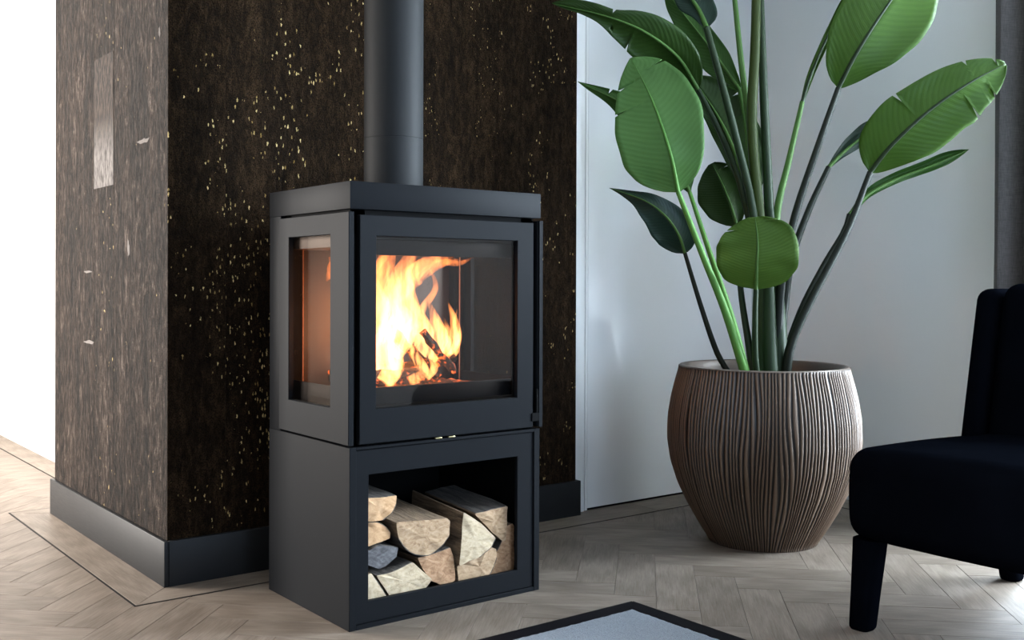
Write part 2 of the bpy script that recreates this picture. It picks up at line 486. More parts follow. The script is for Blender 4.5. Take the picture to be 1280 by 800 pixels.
cells = []
for j in range(-14, 15):
    for k in range(-40, 41):
        v = V0 + k * PW + j * PL; u = U0 - k * PW + j * PL
        cells.append((u - PL / 2, v + PW / 2, 45))
        cells.append((u + PW / 2, v + PL / 2, -45))
near, rest = [], []
for u, v, ang in cells:
    x, y = (u + v) * S2, (u - v) * S2
    if not (-2.5 < x < 2.45 and -4.9 < y < 6.9): continue
    if -.10 < x < 1.25 and .85 < y < 1.85: continue           # wholly under the chimney breast
    if x > .35 and y > 2.2 or x > 1.6 and y > .95: continue
    vis = False
    for du in (-.5, 0, .5):
        for dv in (-.5, .5):
            c, s = math.cos(math.radians(ang)), math.sin(math.radians(ang))
            q = sees(x + c * du * PL - s * dv * PW, y + s * du * PL + c * dv * PW)
            if q and -10 < q[0] < 1290 and q[1] < 815: vis = True
    d = math.hypot(x + 1.35, y + 2.44)
    hidden = (y > .9 and -.05 < x < 1.3) or (x > 1.75 and y > .62) or (.15 < x and y > 1.0) or (.14 < x < .5 and .12 < y < .38)
    (near if vis and not hidden else rest).append((d, x, y, ang))
near.sort()
rest += near[295:]; near = near[:295]
for i, (d, x, y, ang) in enumerate(near):
    p = plank0 if i == 0 else link_obj('plank', plank_mesh, fl)
    p.location = (x, y, R.uniform(-.0003, .0003)); p.rotation_euler = (0, 0, math.radians(ang + 180 * R.randint(0, 1)))
bm = bmesh.new()
for d, x, y, ang in rest:
    add_plank(bm, PL, PW, Matrix.Translation((x, y, 0)) @ Matrix.Rotation(math.radians(ang), 4, 'Z'))
tag(build('plank_field', bm, M['plank'], fl), 'herringbone planks away from the view', kind='stuff')
print('PLANKS', len(near), len(rest))

# border planks and dark inlay lines along the walls
def poly_slab(bm, pts, z0, z1, b=.0012):
    n = len(pts); c = sum((Vector((*p, 0)) for p in pts), Vector()) / n
    lo = [bm.verts.new((*p, z0)) for p in pts]; mid = [bm.verts.new((*p, z1 - b)) for p in pts]
    hi = []
    for p in pts:
        q = Vector((*p, 0)); dv = (c - q); 
        hi.append(bm.verts.new((q.x + math.copysign(b, dv.x), q.y + math.copysign(b, dv.y), z1)))
    for a, d in ((lo, mid), (mid, hi)):
        for k in range(n): bm.faces.new((a[k], a[(k + 1) % n], d[(k + 1) % n], d[k]))
    bm.faces.new(hi)
def border(name, label, planks, lines):
    t = struct(name, label)
    for pts, ang in planks:
        bm = bmesh.new()
        c = sum((Vector(p) for p in pts), Vector((0, 0))) / len(pts)
        rot = Matrix.Rotation(-ang, 2)
        poly_slab(bm, [rot @ (Vector(p) - c) for p in pts], -.004, .0016)
        o = build('plank', bm, M['plank'], t); o.location = (c.x, c.y, 0); o.rotation_euler = (0, 0, ang)
    for x0, x1, y0, y1 in lines:
        box('inlay_strip', x0, x1, y0, y1, -.003, .0012, M['inlay'], t, bev=0)
    return t
sy, sx = .563, -.368
H90 = math.pi / 2
pl = [([(sx, sy), (.55, sy), (.55, .70), (-.23, .70)], 0), ([(.551, sy), (1.72, sy), (1.72, .745), (.551, .745)], 0), ([(1.721, sy), (2.364, sy), (2.52, .745), (1.721, .745)], 0),
      ([(sx, sy + .001), (-.231, .70), (-.231, 1.96), (sx, 2.072)], H90), ([(sx, 2.073), (-.231, 1.961), (.09, 1.961), (.09, 2.073)], 0)]
border('trim_1', 'border of straight oak planks around the chimney breast and door', pl,
       [(sx - .006, 2.364, sy - .006, sy), (sx - .006, sx, sy - .006, 2.078), (sx - .006, .09, 2.0725, 2.0785)])
border('trim_2', 'border of straight oak planks along the right wall', [([(2.364, .562), (2.364, -.6), (2.52, -.6), (2.52, .744)], H90), ([(2.364, -.601), (2.364, -2.2), (2.52, -2.2), (2.52, -.601)], H90)],
       [(2.358, 2.364, -4.9, .56)])
pl = []
y = 2.08
while y < 6.9:
    pl.append(([(-.024, y), (.089, y), (.089, min(y + 1.199, 6.95)), (-.024, min(y + 1.199, 6.95))], H90)); y += 1.2
border('trim_3', 'border of straight oak planks along the bright left wall', pl, [(-.030, -.024, 2.08, 6.95)])

# ------------------------------------------------------------------ the stove
STV = Vector((.32, .245, 0))
stove = thing('wood_stove', 'anthracite steel wood stove with three glass sides and a log niche', 'stove', STV)
def part(o, root=None, label=None):
    """child of a thing whose mesh is given in room coordinates"""
    root = root or stove
    o.parent = root
    o.location = -root.location if root.parent is None else Vector()
    if label: o['label'] = label
    return o
ST = M['steel']
SW, SD = .6403, .4893
# lower log niche: shell with rim, recessed face frame, dark lining
bm = bmesh.new()
add_box(bm, 0, .0205, 0, SD, 0, .4815, .0012)
add_box(bm, SW - .0205, SW, 0, SD, 0, .4815, .0012)
add_box(bm, .0205, SW - .0205, 0, SD, 0, .0125, .0010)
add_box(bm, .0205, SW - .0205, 0, SD, .4735, .4815, .0010)
add_box(bm, .0205, SW - .0205, SD - .006, SD, .0125, .4735)
niche = part(build('niche_shell', bm, ST, None, 40))
bm = bmesh.new()
nx0, nx1, nz0, nz1 = .0602, .5605, .0700, .4048
def frame_panel(bm, x0, x1, z0, z1, ox0, ox1, oz0, oz1, y0, y1, b=.0012):
    """one continuous panel with a rectangular opening, facing -y"""
    o = [(x0, z0), (x1, z0), (x1, z1), (x0, z1)]; i = [(ox0, oz0), (ox1, oz0), (ox1, oz1), (ox0, oz1)]
    ins = lambda P, e: [(P[0][0] + e, P[0][1] + e), (P[1][0] - e, P[1][1] + e), (P[2][0] - e, P[2][1] - e), (P[3][0] + e, P[3][1] - e)]
    rings = [(o, y1), (o, y0 + b), (ins(o, b), y0), (ins(i, -b), y0), (i, y0 + b), (i, y1)]
    V = [[bm.verts.new((x, y, z)) for x, z in P] for P, y in rings]
    for a, c in zip(V, V[1:] + V[:1]):
        for k in range(4): bm.faces.new((a[k], a[(k + 1) % 4], c[(k + 1) % 4], c[k]))
frame_panel(bm, .0215, SW - .0215, .0135, .4725, nx0, nx1, nz0, nz1, .005, .017)
part(build('niche_face_frame', bm, ST, None, 40))
bm = bmesh.new()
add_box(bm, .034, .0370, .0175, .47, .050, .42); add_box(bm, .593, .596, .0175, .47, .050, .42)
add_box(bm, .037, .593, .0175, .47, .047, .050); add_box(bm, .037, .593, .0175, .47, .417, .42); add_box(bm, .037, .593, .467, .47, .050, .417)
part(build('niche_lining', bm, M['soot_black']), niche, 'black lining of the log niche')
# upper body
part(box('top_plate', 0, .6421, 0, SD, 1.1078, 1.1805, ST, bev=.0012))
part(box('back_body', 0, SW, .4130, SD - .002, .4817, 1.1074, ST, bev=.0012))
bm = bmesh.new()
for px in (.034, .606):
    add_box(bm, px - .022, px + .022, .022, .066, .4817, 1.107)
    add_box(bm, px - .020, px + .020, .372, .4128, .4817, 1.107)
add_box(bm, .014, .626, .022, .4128, .4817, .575)
add_box(bm, .014, .626, .022, .4128, 1.045, 1.1076)
part(build('firebox_shell', bm, M['soot_black']), label='black inner firebox body')
part(box('firebox_back_plate', .056, .584, .398, .408, .575, 1.045, M['liner'], bev=.001))
part(box('firebox_floor_plate', .03, .61, .05, .40, .5755, .602, M['liner'], bev=.001))
part(box('baffle_plate', .016, .624, .066, .398, 1.010, 1.044, M['liner'], bev=.001))
part(box('front_lintel', .056, .584, .030, .040, .9885, 1.045, ST, bev=.001))
part(box('front_log_guard', .056, .584, .030, .040, .576, .6320, ST, bev=.001))
for name, x0 in (('side_log_guard', .020), ('side_log_guard', .612)):
    part(box(name, x0, x0 + .008, .066, .372, .576, .632, ST, bev=.001))
# front door
bm = bmesh.new()
frame_panel(bm, .0277, .6125, .4880, 1.0928, .0778, .5526, .5787, 1.0385, -.003, .016)
door = part(build('door', bm, ST, None, 40))
part(box('door_glass', .070, .560, .0085, .0125, .571, 1.046, M['glass'], bev=0), door)
bm = bmesh.new()
frame_panel(bm, .066, .565, .567, 1.050, .0865, .5440, .5875, 1.030, .0130, .0160)
part(build('glass_gasket', bm, M['soot_black']), door)
bm = bmesh.new()
add_box(bm, .606, .634, -.007, .004, .505, .530, .002, 2); add_tube(bm, [(.624, -.006, .530), (.624, -.006, .60)], .0035, n=8)
part(build('door_latch', bm, M['soot_black']), door, 'small black latch on the right edge of the door')
M['brass'] = plain('brass_air_tab', (.35, .30, .16), .35, .8)
for q in (.268, .312):
    part(box('air_control_tab', q, q + .022, -.002, .008, .4818, .4862, M['brass'], bev=.0008), label='small brass tab under the door')
part(box('right_post', .6300, .6435, .000, .030, .4880, 1.1000, ST, bev=.001))
# side windows (left one seen from outside, right one through the fire)
def side_frame(bm, x_out, x_in):
    b2 = bmesh.new()
    frame_panel(b2, -.0075, .4066, .4885, 1.0995, .0940, .3440, .5795, 1.0430, 0, abs(x_in - x_out))
    for v in b2.verts:
        a, t, z = v.co
        v.co = (x_out + (t if x_in > x_out else -t), a, z)
    me = bpy.data.meshes.new('tmp'); b2.to_mesh(me); b2.free(); bm.from_mesh(me); bpy.data.meshes.remove(me)
for xo, xi in ((-.008, .0075), (.6455, .632)):
    bm = bmesh.new(); side_frame(bm, xo, xi)
    sf = part(build('side_window_frame', bm, ST, None, 40))
    xg = (xo + xi) / 2 + (.004 if xi > xo else -.004)
    part(box('side_glass', xg - .002, xg + .002, .086, .352, .571, 1.051, M['glass'], bev=0), sf)
    bm = bmesh.new()
    xs = .040 if xi > xo else .592
    for yy in (.350,):
        add_tube(bm, [(xs, yy, .60), (xs, yy, .80), (xs, yy, 1.01)], .0022, n=6)
    part(build('glass_cord_seal', bm, plain('copper_tinted_rope_seal', (.30, .14, .08), .5, .3, 300, .6), None), sf)
# flue
bm = bmesh.new()
fx, fy = .2985, .275
add_lathe(bm, [(.0880, 1.1805), (.0880, 1.3395), (.0870, 1.3400), (.0870, 1.3425), (.0880, 1.3430), (.0880, 2.598), (0, 2.598)], 72, fx, fy)
part(build('flue_pipe', bm, plain('matt_grey_flue_paint', (.0125, .0135, .0145), .62, spec=.22, noise_scale=400), None, 30))

# ------------------------------------------------------------------ split logs in the niche
def mk_endgrain(name, lo, mid, hi):
    t = NT(name)
    n = t.noise(t.coord((5, 1, 9), offset_random=True), 6, 8, .72, 1.2)
    wv = t.n('ShaderNodeTexWave', wave_type='RINGS', rings_direction='Y'); wv.inputs['Scale'].default_value = 26; wv.inputs['Distortion'].default_value = 4; wv.inputs['Detail'].default_value = 2
    mp = t.n('ShaderNodeMapping'); mp.inputs['Location'].default_value = (.07, 0, .09)
    t.l(t.n('ShaderNodeTexCoord').outputs['Object'], mp.inputs['Vector']); t.l(mp.outputs[0], wv.inputs['Vector'])
    f = t.math('ADD', t.math('MULTIPLY', n, .95), t.math('MULTIPLY', wv.outputs['Fac'], .05))
    t.set(Base_Color=t.ramp(f, [(.3, lo), (.5, mid), (.72, hi)]), Roughness=.85)
    t.bump(f, .5, .003)
    return t.m
def mk_side(name, lo, hi):
    t = NT(name)
    n = t.noise(t.coord((16, 1.6, 16), offset_random=True), 5, 7, .7, .4)
    t.set(Base_Color=t.ramp(n, [(.32, lo), (.68, hi)]), Roughness=.9)
    t.bump(n, .9, .006)
    return t.m
M['end_pale'] = mk_endgrain('pale_birch_end_grain', (0.323, 0.238, 0.1445), (0.51, 0.3995, 0.2635), (0.629, 0.527, 0.3825))
M['end_tan'] = mk_endgrain('tan_beech_end_grain', (0.204, 0.119, 0.06375), (0.3995, 0.2635, 0.153), (0.527, 0.3825, 0.2465))
M['end_brown'] = mk_endgrain('brown_split_end_grain', (.19, .095, .045), (.38, .215, .115), (.55, .35, .21))
M['end_orange'] = mk_endgrain('orange_tan_end_grain', (.36, .19, .09), (.55, .33, .17), (.64, .42, .25))
M['end_grey'] = mk_endgrain('grey_weathered_end', (.045, .043, .045), (.11, .105, .11), (.21, .205, .21))
M['side_wood'] = mk_side('weathered_split_side', (.06, .038, .022), (.33, .225, .14))
M['bark'] = mk_side('rough_grey_bark', (.022, .018, .016), (.13, .11, .095))

def firewood(label, poly, yf, length, end, dy, bark_edges, tilt=0.0):
    """one split log: polygon in the plane of the niche opening, drawn back into the niche with a rough surface"""
    xs = [p[0] for p in poly]; zs = [p[1] for p in poly]
    ox, oz = sum(xs) / len(xs), min(zs)
    P, E = [], []
    tags = [i in bark_edges for i in range(len(poly))]
    for rnd in range(3):                                        # round the bark side, nick the split corners
        q, tg = [], []
        n = len(poly)
        for i in range(n):
            a, m_, c_ = Vector(poly[i - 1]), Vector(poly[i]), Vector(poly[(i + 1) % n])
            rd = tags[i - 1] and tags[i]
            if rd or rnd == 0:
                k = .25 if rd else .05
                q += [tuple(m_.lerp(a, k)), tuple(m_.lerp(c_, k))]; tg += [tags[i - 1] and tags[i], tags[i]]
            else:
                q.append(tuple(m_)); tg.append(tags[i])
        poly, tags = q, tg
    bark_edges = {i for i, v in enumerate(tags) if v}
    n = len(poly)
    for i in range(n):
        a = Vector((poly[i][0] - ox, poly[i][1] - oz)); b = Vector((poly[(i + 1) % n][0] - ox, poly[(i + 1) % n][1] - oz))
        m = max(1, round((b - a).length / .013))
        for s in range(m):
            P.append(a.lerp(b, s / m)); E.append(i)
    c = sum(P, Vector((0, 0))) / len(P)
    st = 8
    seed = R.uniform(0, 50)
    def ring(bm, grow):
        out = []
        for k in range(st):
            t = k / (st - 1); y = t * length
            r = []
            for i, p in enumerate(P):
                q = Vector((p.x, y, p.y))
                nz = mnoise.noise(Vector((p.x * 40 + seed, y * 9, p.y * 40))) * .0038 * (0.35 if k == 0 else 1)
                d = Vector((p.x - c.x, 0, p.y - c.y)).normalized()
                q += d * (nz + grow)
                q.y += mnoise.noise(Vector((p.x * 30, seed, p.y * 30))) * .005 if k in (0, st - 1) else 0
                q.z += dy * t; q.x += tilt * t
                r.append(q)
            out.append(r)
        return out
    bm = bmesh.new()
    Vr = [[bm.verts.new(q) for q in r] for r in ring(bm, 0)]
    for a, b in zip(Vr, Vr[1:]):
        for i in range(len(P)):
            f = bm.faces.new((a[i], a[(i + 1) % len(P)], b[(i + 1) % len(P)], b[i])); f.material_index = 1
    for r, sgn in ((Vr[0], 0), (Vr[-1], 1)):
        inner = [bm.verts.new(Vector((c.x, 0, c.y)).lerp(Vector((v.co.x, 0, v.co.z)), .55) + Vector((0, v.co.y - .0015 + mnoise.noise(v.co * 60) * .0010, 0))) for v in r]
        cen = bm.verts.new(sum((v.co for v in inner), Vector()) / len(inner))
        for i in range(len(r)):
            j = (i + 1) % len(r)
            bm.faces.new((r[i], r[j], inner[j], inner[i])); bm.faces.new((inner[i], inner[j], cen))
    log = build('firewood_log', bm, [M[end], M['side_wood']], None, 35)
    log.location = (ox, yf, oz)
    tag(log, label, 'firewood', 'split logs in the stove niche')
    if bark_edges:
        bm = bmesh.new()
        rr = ring(bm, .0022); r0 = ring(bm, -.0015)
        idx = [i for i in range(len(P)) if E[i] in bark_edges]
        cache = {}
        def vv(src, tagk, k, i):
            i %= len(P)
            if (tagk, k, i) not in cache: cache[(tagk, k, i)] = bm.verts.new(src[k][i])
            return cache[(tagk, k, i)]
        for i in idx:
            for k in range(st - 1):
                bm.faces.new((vv(rr, 0, k, i), vv(rr, 0, k, i + 1), vv(rr, 0, k + 1, i + 1), vv(rr, 0, k + 1, i)))
            bm.faces.new((vv(r0, 1, 0, i), vv(r0, 1, 0, i + 1), vv(rr, 0, 0, i + 1), vv(rr, 0, 0, i)))
        build('bark', bm, M['bark'], log, 50)
    return log
LOGS = [
 ('orange-tan split log at the top left of the niche, half hidden by the frame', [(0.052, 0.3430), (0.078, 0.3364), (0.1633, 0.3332), (0.1609, 0.3122), (0.1469, 0.2891), (0.1184, 0.2717), (0.0782, 0.2737), (0.052, 0.2870)], .030, 'end_orange', .012, (0, 1, 3, 4)),
 ('tan log end directly below the top left log', [(0.052, 0.2700), (0.0782, 0.2716), (0.1063, 0.2678), (0.1348, 0.2498), (0.1471, 0.2325), (0.1447, 0.2187), (0.0784, 0.206), (0.052, 0.2100)], .036, 'end_orange', .0, (0, 1, 2, 3)),
 ('small grey weathered log on the left, above the white one', [(0.052, 0.2060), (0.0784, 0.1969), (0.1065, 0.2088), (0.1678, 0.1905), (0.1596, 0.1669), (0.1269, 0.1473), (0.1067, 0.1421), (0.0785, 0.1551), (0.052, 0.168)], .028, 'end_grey', .0, (1, 2)),
 ('white birch wedge in the bottom left corner of the niche', [(0.0495, 0.1303), (0.0786, 0.1376), (0.1272, 0.0648), (0.1191, 0.0560), (0.0495, 0.0560)], .022, 'end_pale', .0, (1,)),
 ('broad white log end lying on the niche floor at left', [(0.0946, 0.128), (0.131, 0.1255), (0.2098, 0.1447), (0.2741, 0.0873), (0.2526, 0.0656), (0.1849, 0.0565), (0.1405, 0.0600)], .024, 'end_pale', .0, (0, 1)),
 ('half-round tan log with a flat top in the middle of the pile', [(0.1552, 0.2633), (0.3216, 0.2518), (0.3323, 0.243), (0.3306, 0.2028), (0.2825, 0.1623), (0.248, 0.1567), (0.1929, 0.176), (0.1636, 0.2195)], .020, 'end_tan', .014, (3, 4, 5, 6)),
 ('brown curved log end beneath the half-round tan log', [(0.2309, 0.1522), (0.2860, 0.1540), (0.3397, 0.1647), (0.3531, 0.1368), (0.3600, 0.0683), (0.3223, 0.0570), (0.2784, 0.0800), (0.2481, 0.117)], .032, 'end_brown', .0, (0, 1)),
 ('large pale quarter log with a fan-shaped end, right of the middle', [(0.3752, 0.2632), (0.4400, 0.2220), (0.491, 0.1723), (0.477, 0.1478), (0.4305, 0.1250), (0.3617, 0.1120), (0.3709, 0.1933)], .018, 'end_pale', .022, (2, 3)),
 ('pale log end on the niche floor, below the fan-shaped quarter log', [(0.3640, 0.1080), (0.4330, 0.1215), (0.4860, 0.1430), (0.5040, 0.1357), (0.5035, 0.1131), (0.4820, 0.0590), (0.4307, 0.0570), (0.3668, 0.0580)], .030, 'end_tan', .0, (4, 5)),
 ('brown-topped wedge log at the top right of the pile', [(0.4250, 0.2490), (0.5481, 0.2562), (0.5435, 0.1993), (0.5388, 0.1560), (0.5292, 0.1535), (0.4960, 0.1820)], .034, 'end_tan', .020, (0,)),
 ('tan log standing at the far right of the niche, half hidden by the frame', [(0.5500, 0.1940), (0.5726, 0.1991), (0.5790, 0.1885), (0.5790, 0.0580), (0.4900, 0.0580), (0.5100, 0.1178), (0.5345, 0.1500)], .044, 'end_brown', .0, (5, 6)),
]
for lab, poly, yf, end, dy, bk in LOGS:
    firewood(lab, poly, yf, .27 if poly[0][0] < .5 else .24, end, dy, bk)

# ------------------------------------------------------------------ the fire
def mk_char():
    t = NT('charred_burning_wood')
    n = t.noise(t.coord((14, 14, 14)), 4, 6, .7)
    hot = t.ramp(t.noise(t.coord((9, 9, 9)), 5, 4, .7), [(.54, 0.0), (.66, 1.0)])
    t.set(Base_Color=t.ramp(n, [(.35, (.012, .009, .008)), (.65, (.10, .075, .06))]), Roughness=.9)
    t.p.inputs['Emission Color'].default_value = (1.0, .16, .02, 1)
    t.l(t.math('MULTIPLY', hot, 1.6), t.p.inputs['Emission Strength'])
    t.bump(n, .8, .006)
    return t.m
M['char'] = mk_char()
def mk_flame():
    t = NT('glowing_flame_gas')
    t.t.nodes.remove(t.p)
    wv = t.n('ShaderNodeTexNoise'); wv.inputs['Scale'].default_value = 9; wv.inputs['Detail'].default_value = 2
    t.l(t.n('ShaderNodeTexCoord').outputs['Object'], wv.inputs['Vector'])
    tc = t.n('ShaderNodeTexCoord')
    off = t.n('ShaderNodeVectorMath', operation='MULTIPLY_ADD'); off.inputs[1].default_value = (.07, .07, .10)
    t.l(wv.outputs['Color'], off.inputs[0]); t.l(tc.outputs['Object'], off.inputs[2])
    mp = t.n('ShaderNodeMapping'); mp.inputs['Scale'].default_value = (52, 52, 8)
    t.l(off.outputs[0], mp.inputs['Vector'])
    n = t.noise(mp.outputs['Vector'], 1.0, 3, .6, .3)
    sp = t.n('ShaderNodeSeparateXYZ'); t.l(tc.outputs['Object'], sp.inputs[0])
    h = t.n('ShaderNodeMapRange'); t.l(sp.outputs[2], h.inputs['Value'])
    h.inputs['From Min'].default_value = .62; h.inputs['From Max'].default_value = 1.0
    col = t.ramp(h.outputs[0], [(0.0, (1.0, .40, .13)), (.45, (1.0, .35, .10)), (1.0, (1.0, .26, .06))])
    fall = t.ramp(h.outputs[0], [(0.0, .9), (.35, 1.0), (.7, .50), (1.0, .30)])
    st = t.math('MULTIPLY', t.ramp(n, [(.40, .012), (.62, 1.0)]), fall)
    em = t.n('ShaderNodeEmission'); t.l(col, em.inputs['Color']); t.l(t.math('MULTIPLY', st, 118.0), em.inputs['Strength'])
    t.l(em.outputs[0], t.out.inputs['Volume'])
    t.m.cycles.volume_step_rate = .22
    return t.m
M['flame'] = mk_flame()

bm = bmesh.new()
bmesh.ops.create_grid(bm, x_segments=40, y_segments=30, size=.5)
for v in bm.verts:
    x, y = v.co.x, v.co.y
    g = math.exp(-((x * 2.2) ** 2 + (y * 2) ** 2) * 1.4)
    v.co = Vector((.30 + x * .52, .225 + y * .30, .6035 + g * .022 + abs(mnoise.noise(Vector((x * 12, y * 12, 3)))) * .012))
ash = build('ash_bed', bm, M['char'], None, 60)
tag(ash, 'glowing ash and embers on the firebox floor', 'embers', kind='stuff')

CHAR = [
 ('charred split log lying along the left of the burning pile', (.10, .15, .636), (.30, .13, .652), .026),
 ('charred log leaning steeply in the middle of the flames', (.36, .13, .640), (.25, .22, .780), .019),
 ('thin charred stick leaning in front of the burning pile', (.30, .115, .775), (.40, .10, .655), .012),
 ('dark log tip sticking out of the fire to the right', (.26, .24, .648), (.46, .19, .688), .019),
 ('charred log at the back of the firebox', (.12, .32, .640), (.40, .33, .650), .027),
]
for lab, a, b, r in CHAR:
    a, b = Vector(a), Vector(b)
    bm = bmesh.new()
    pts = [Vector((0, 0, 0)).lerp(b - a, i / 9) for i in range(10)]
    add_tube(bm, pts, r, r * .85, n=9)
    for v in bm.verts:
        v.co += Vector([mnoise.noise(v.co * 45 + Vector((r * 900, q * 7.0, 0))) for q in range(3)]) * r * .55
    o = build('charred_log', bm, M['char'], None, 35)
    o.location = a
    tag(o, lab, 'firewood', 'burning logs in the firebox')

fire = thing('fire', 'bright orange and yellow flames burning in the stove', 'fire', (.28, .24, .63))
def tongue(pts, radii, flat=.6, n=10):
    bm = bmesh.new()
    C = catmull(pts, 18)
    m = len(radii) - 1
    rr = []
    for i in range(19):
        t = i / 18 * m; k = min(int(t), m - 1)
        rr.append(max(.0008, radii[k] + (radii[k + 1] - radii[k]) * (t - k)))
    add_tube(bm, C, rr, n=n)
    part(build('flame_tongue', bm, M['flame'], None, 80), fire)
T = [
 ([(.14, .20, .64), (.13, .20, .76), (.16, .22, .88), (.20, .24, 1.005)], [.030, .046, .040, .016]),
 ([(.20, .18, .65), (.21, .20, .76), (.20, .20, .87), (.25, .22, 1.005)], [.030, .050, .046, .022]),
 ([(.26, .20, .66), (.25, .20, .78), (.27, .21, .90), (.34, .23, 1.007)], [.024, .044, .036, .018]),
 ([(.31, .20, .72), (.29, .21, .82), (.32, .22, .93), (.43, .22, 1.000)], [.014, .036, .030, .010]),
 ([(.34, .24, .80), (.33, .25, .90), (.38, .25, .97), (.50, .25, .998)], [.006, .020, .018, .004]),
 ([(.24, .17, .70), (.27, .16, .78), (.24, .17, .86), (.29, .18, .95)], [.020, .040, .024, .002]),
 ([(.34, .19, .69), (.35, .19, .76), (.33, .19, .82), (.30, .20, .90)], [.018, .034, .020, .002]),
 ([(.38, .19, .68), (.41, .19, .75), (.39, .19, .81), (.365, .19, .87)], [.014, .027, .017, .001]),
 ([(.41, .18, .69), (.455, .18, .74), (.455, .18, .80), (.43, .18, .86)], [.014, .022, .014, .001]),
 ([(.43, .20, .68), (.47, .20, .71), (.475, .20, .76), (.46, .20, .81)], [.010, .015, .008, .001]),
 ([(.17, .11, .635), (.20, .11, .68), (.19, .12, .74), (.22, .13, .80)], [.026, .032, .018, .001]),
 ([(.25, .10, .635), (.29, .10, .66), (.27, .11, .71), (.24, .11, .76)], [.015, .020, .012, .001]),
 ([(.31, .11, .640), (.33, .10, .67), (.32, .11, .71), (.30, .12, .74)], [.010, .013, .008, .001]),
 ([(.09, .15, .635), (.08, .15, .72), (.10, .17, .82), (.08, .18, .95)], [.022, .030, .022, .003]),
 ([(.15, .33, .72), (.145, .34, .80), (.15, .345, .90), (.12, .34, .99)], [.006, .014, .014, .004]),
 ([(.17, .30, .65), (.17, .31, .72), (.19, .31, .80), (.18, .30, .88)], [.018, .024, .016, .002]),
 ([(.22, .31, .66), (.22, .32, .80), (.24, .32, .93), (.30, .31, 1.0)], [.024, .036, .026, .008]),
]
T += [
 ([(.10, .335, .915), (.12, .335, .94), (.125, .335, .965), (.15, .335, .99)], [.003, .012, .012, .004]),
 ([(.28, .17, .76), (.31, .17, .83), (.30, .18, .90), (.335, .19, .985)], [.006, .016, .013, .002]),
 ([(.36, .23, .76), (.37, .23, .83), (.42, .23, .90), (.40, .24, .97)], [.004, .013, .010, .001]),
 ([(.22, .14, .74), (.20, .14, .82), (.23, .15, .90), (.22, .16, .99)], [.006, .018, .014, .003]),
 ([(.395, .17, .69), (.42, .17, .73), (.425, .17, .77), (.405, .17, .82)], [.006, .014, .010, .001]),
 ([(.445, .19, .70), (.472, .19, .74), (.462, .19, .79), (.472, .19, .835)], [.004, .010, .007, .001]),
 ([(.30, .24, .86), (.37, .24, .93), (.45, .24, .975), (.54, .24, .985)], [.006, .018, .014, .003]),
 ([(.35, .22, .92), (.42, .22, .975), (.50, .22, .975), (.555, .22, .995)], [.004, .012, .010, .002]),
]
for p, r in T: tongue(p, r)
d = bpy.data.lights.new('firelight', 'POINT'); d.energy = 1.0; d.color = (1.0, .42, .12); d.shadow_soft_size = .05
o = bpy.data.objects.new('firelight', d); COL.objects.link(o); o.location = (.25, .21, .86)

# ------------------------------------------------------------------ planter
PX, PY = 1.672, 0.0
planter = thing('planter', 'large barrel planter of ribbed bronze-brown stoneware beside the door', 'planter', (PX, PY, 0))
def mk_planter():
    t = NT('wiped_bronze_ribbed_stoneware')
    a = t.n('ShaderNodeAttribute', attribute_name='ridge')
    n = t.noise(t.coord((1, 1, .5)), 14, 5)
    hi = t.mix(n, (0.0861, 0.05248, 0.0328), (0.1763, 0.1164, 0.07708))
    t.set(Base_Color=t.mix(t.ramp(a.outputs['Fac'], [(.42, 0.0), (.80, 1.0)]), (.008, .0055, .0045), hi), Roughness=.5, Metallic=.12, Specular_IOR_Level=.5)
    return t.m
M['planter'] = mk_planter()
def prof_r(z):
    pts = [(0, .188), (.02, .203), (.06, .228), (.12, .263), (.20, .302), (.28, .328), (.36, .340), (.44, .338), (.51, .327), (.57, .312), (.605, .302), (.622, .298)]
    for (z0, r0), (z1, r1) in zip(pts, pts[1:]):
        if z <= z1:
            t = (z - z0) / (z1 - z0); return r0 + (r1 - r0) * t
    return pts[-1][1]
NA, NZ, NR = 1500, 64, 146
bm = bmesh.new()
lay = bm.verts.layers.float.new('ridge')
rows = []
for j in range(NZ + 1):
    z = .622 * j / NZ
    r0 = sum(prof_r(min(.622, max(0, z + q))) for q in (-.012, 0, .012)) / 3
    edge = min(1, z / .02, (.622 - z) / .012)
    row = []
    for i in range(NA):
        a = 2 * math.pi * i / NA
        cx_, cy_ = math.cos(a), math.sin(a)
        ph = mnoise.noise(Vector((cx_ * 5, cy_ * 5, z * 3.2))) * 6.0 + mnoise.noise(Vector((cx_ * 16, cy_ * 16, z * 4.5 + 7))) * 2.4
        h = .5 + .5 * math.sin(NR * a + ph)
        h = h ** .6
        r = r0 - .0052 * (1 - h) * edge
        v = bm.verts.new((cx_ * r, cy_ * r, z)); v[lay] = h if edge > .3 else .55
        row.append(v)
    rows.append(row)
for a, b in zip(rows, rows[1:]):
    for i in range(NA):
        bm.faces.new((a[i], a[(i + 1) % NA], b[(i + 1) % NA], b[i]))
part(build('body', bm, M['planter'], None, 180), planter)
bm = bmesh.new()
add_lathe(bm, [(.297, .6215), (.294, .6255), (.284, .6260), (.279, .622), (.276, .60), (.274, .545)], 128)
rim = build('rim', bm, plain('bronze_planter_rim', (.13, .10, .08), .4, .2), None, 50); part(rim, planter); rim.location = (0, 0, 0)
planter.children[0].location = (0, 0, 0)
bm = bmesh.new()
add_lathe(bm, [(0, .001), (.187, .001)], 64)
o = build('underside', bm, M['soot_black'], planter)
bm = bmesh.new()
add_lathe(bm, [(0, .572), (.10, .570), (.20, .566), (.2745, .560)], 72)
for v in bm.verts: v.co.z += mnoise.noise(v.co * 30) * .006
soil = build('soil', bm, plain('dark_potting_soil', (.02, .016, .012), .95, bump=.8, noise_scale=90, var=.6), planter, 60)

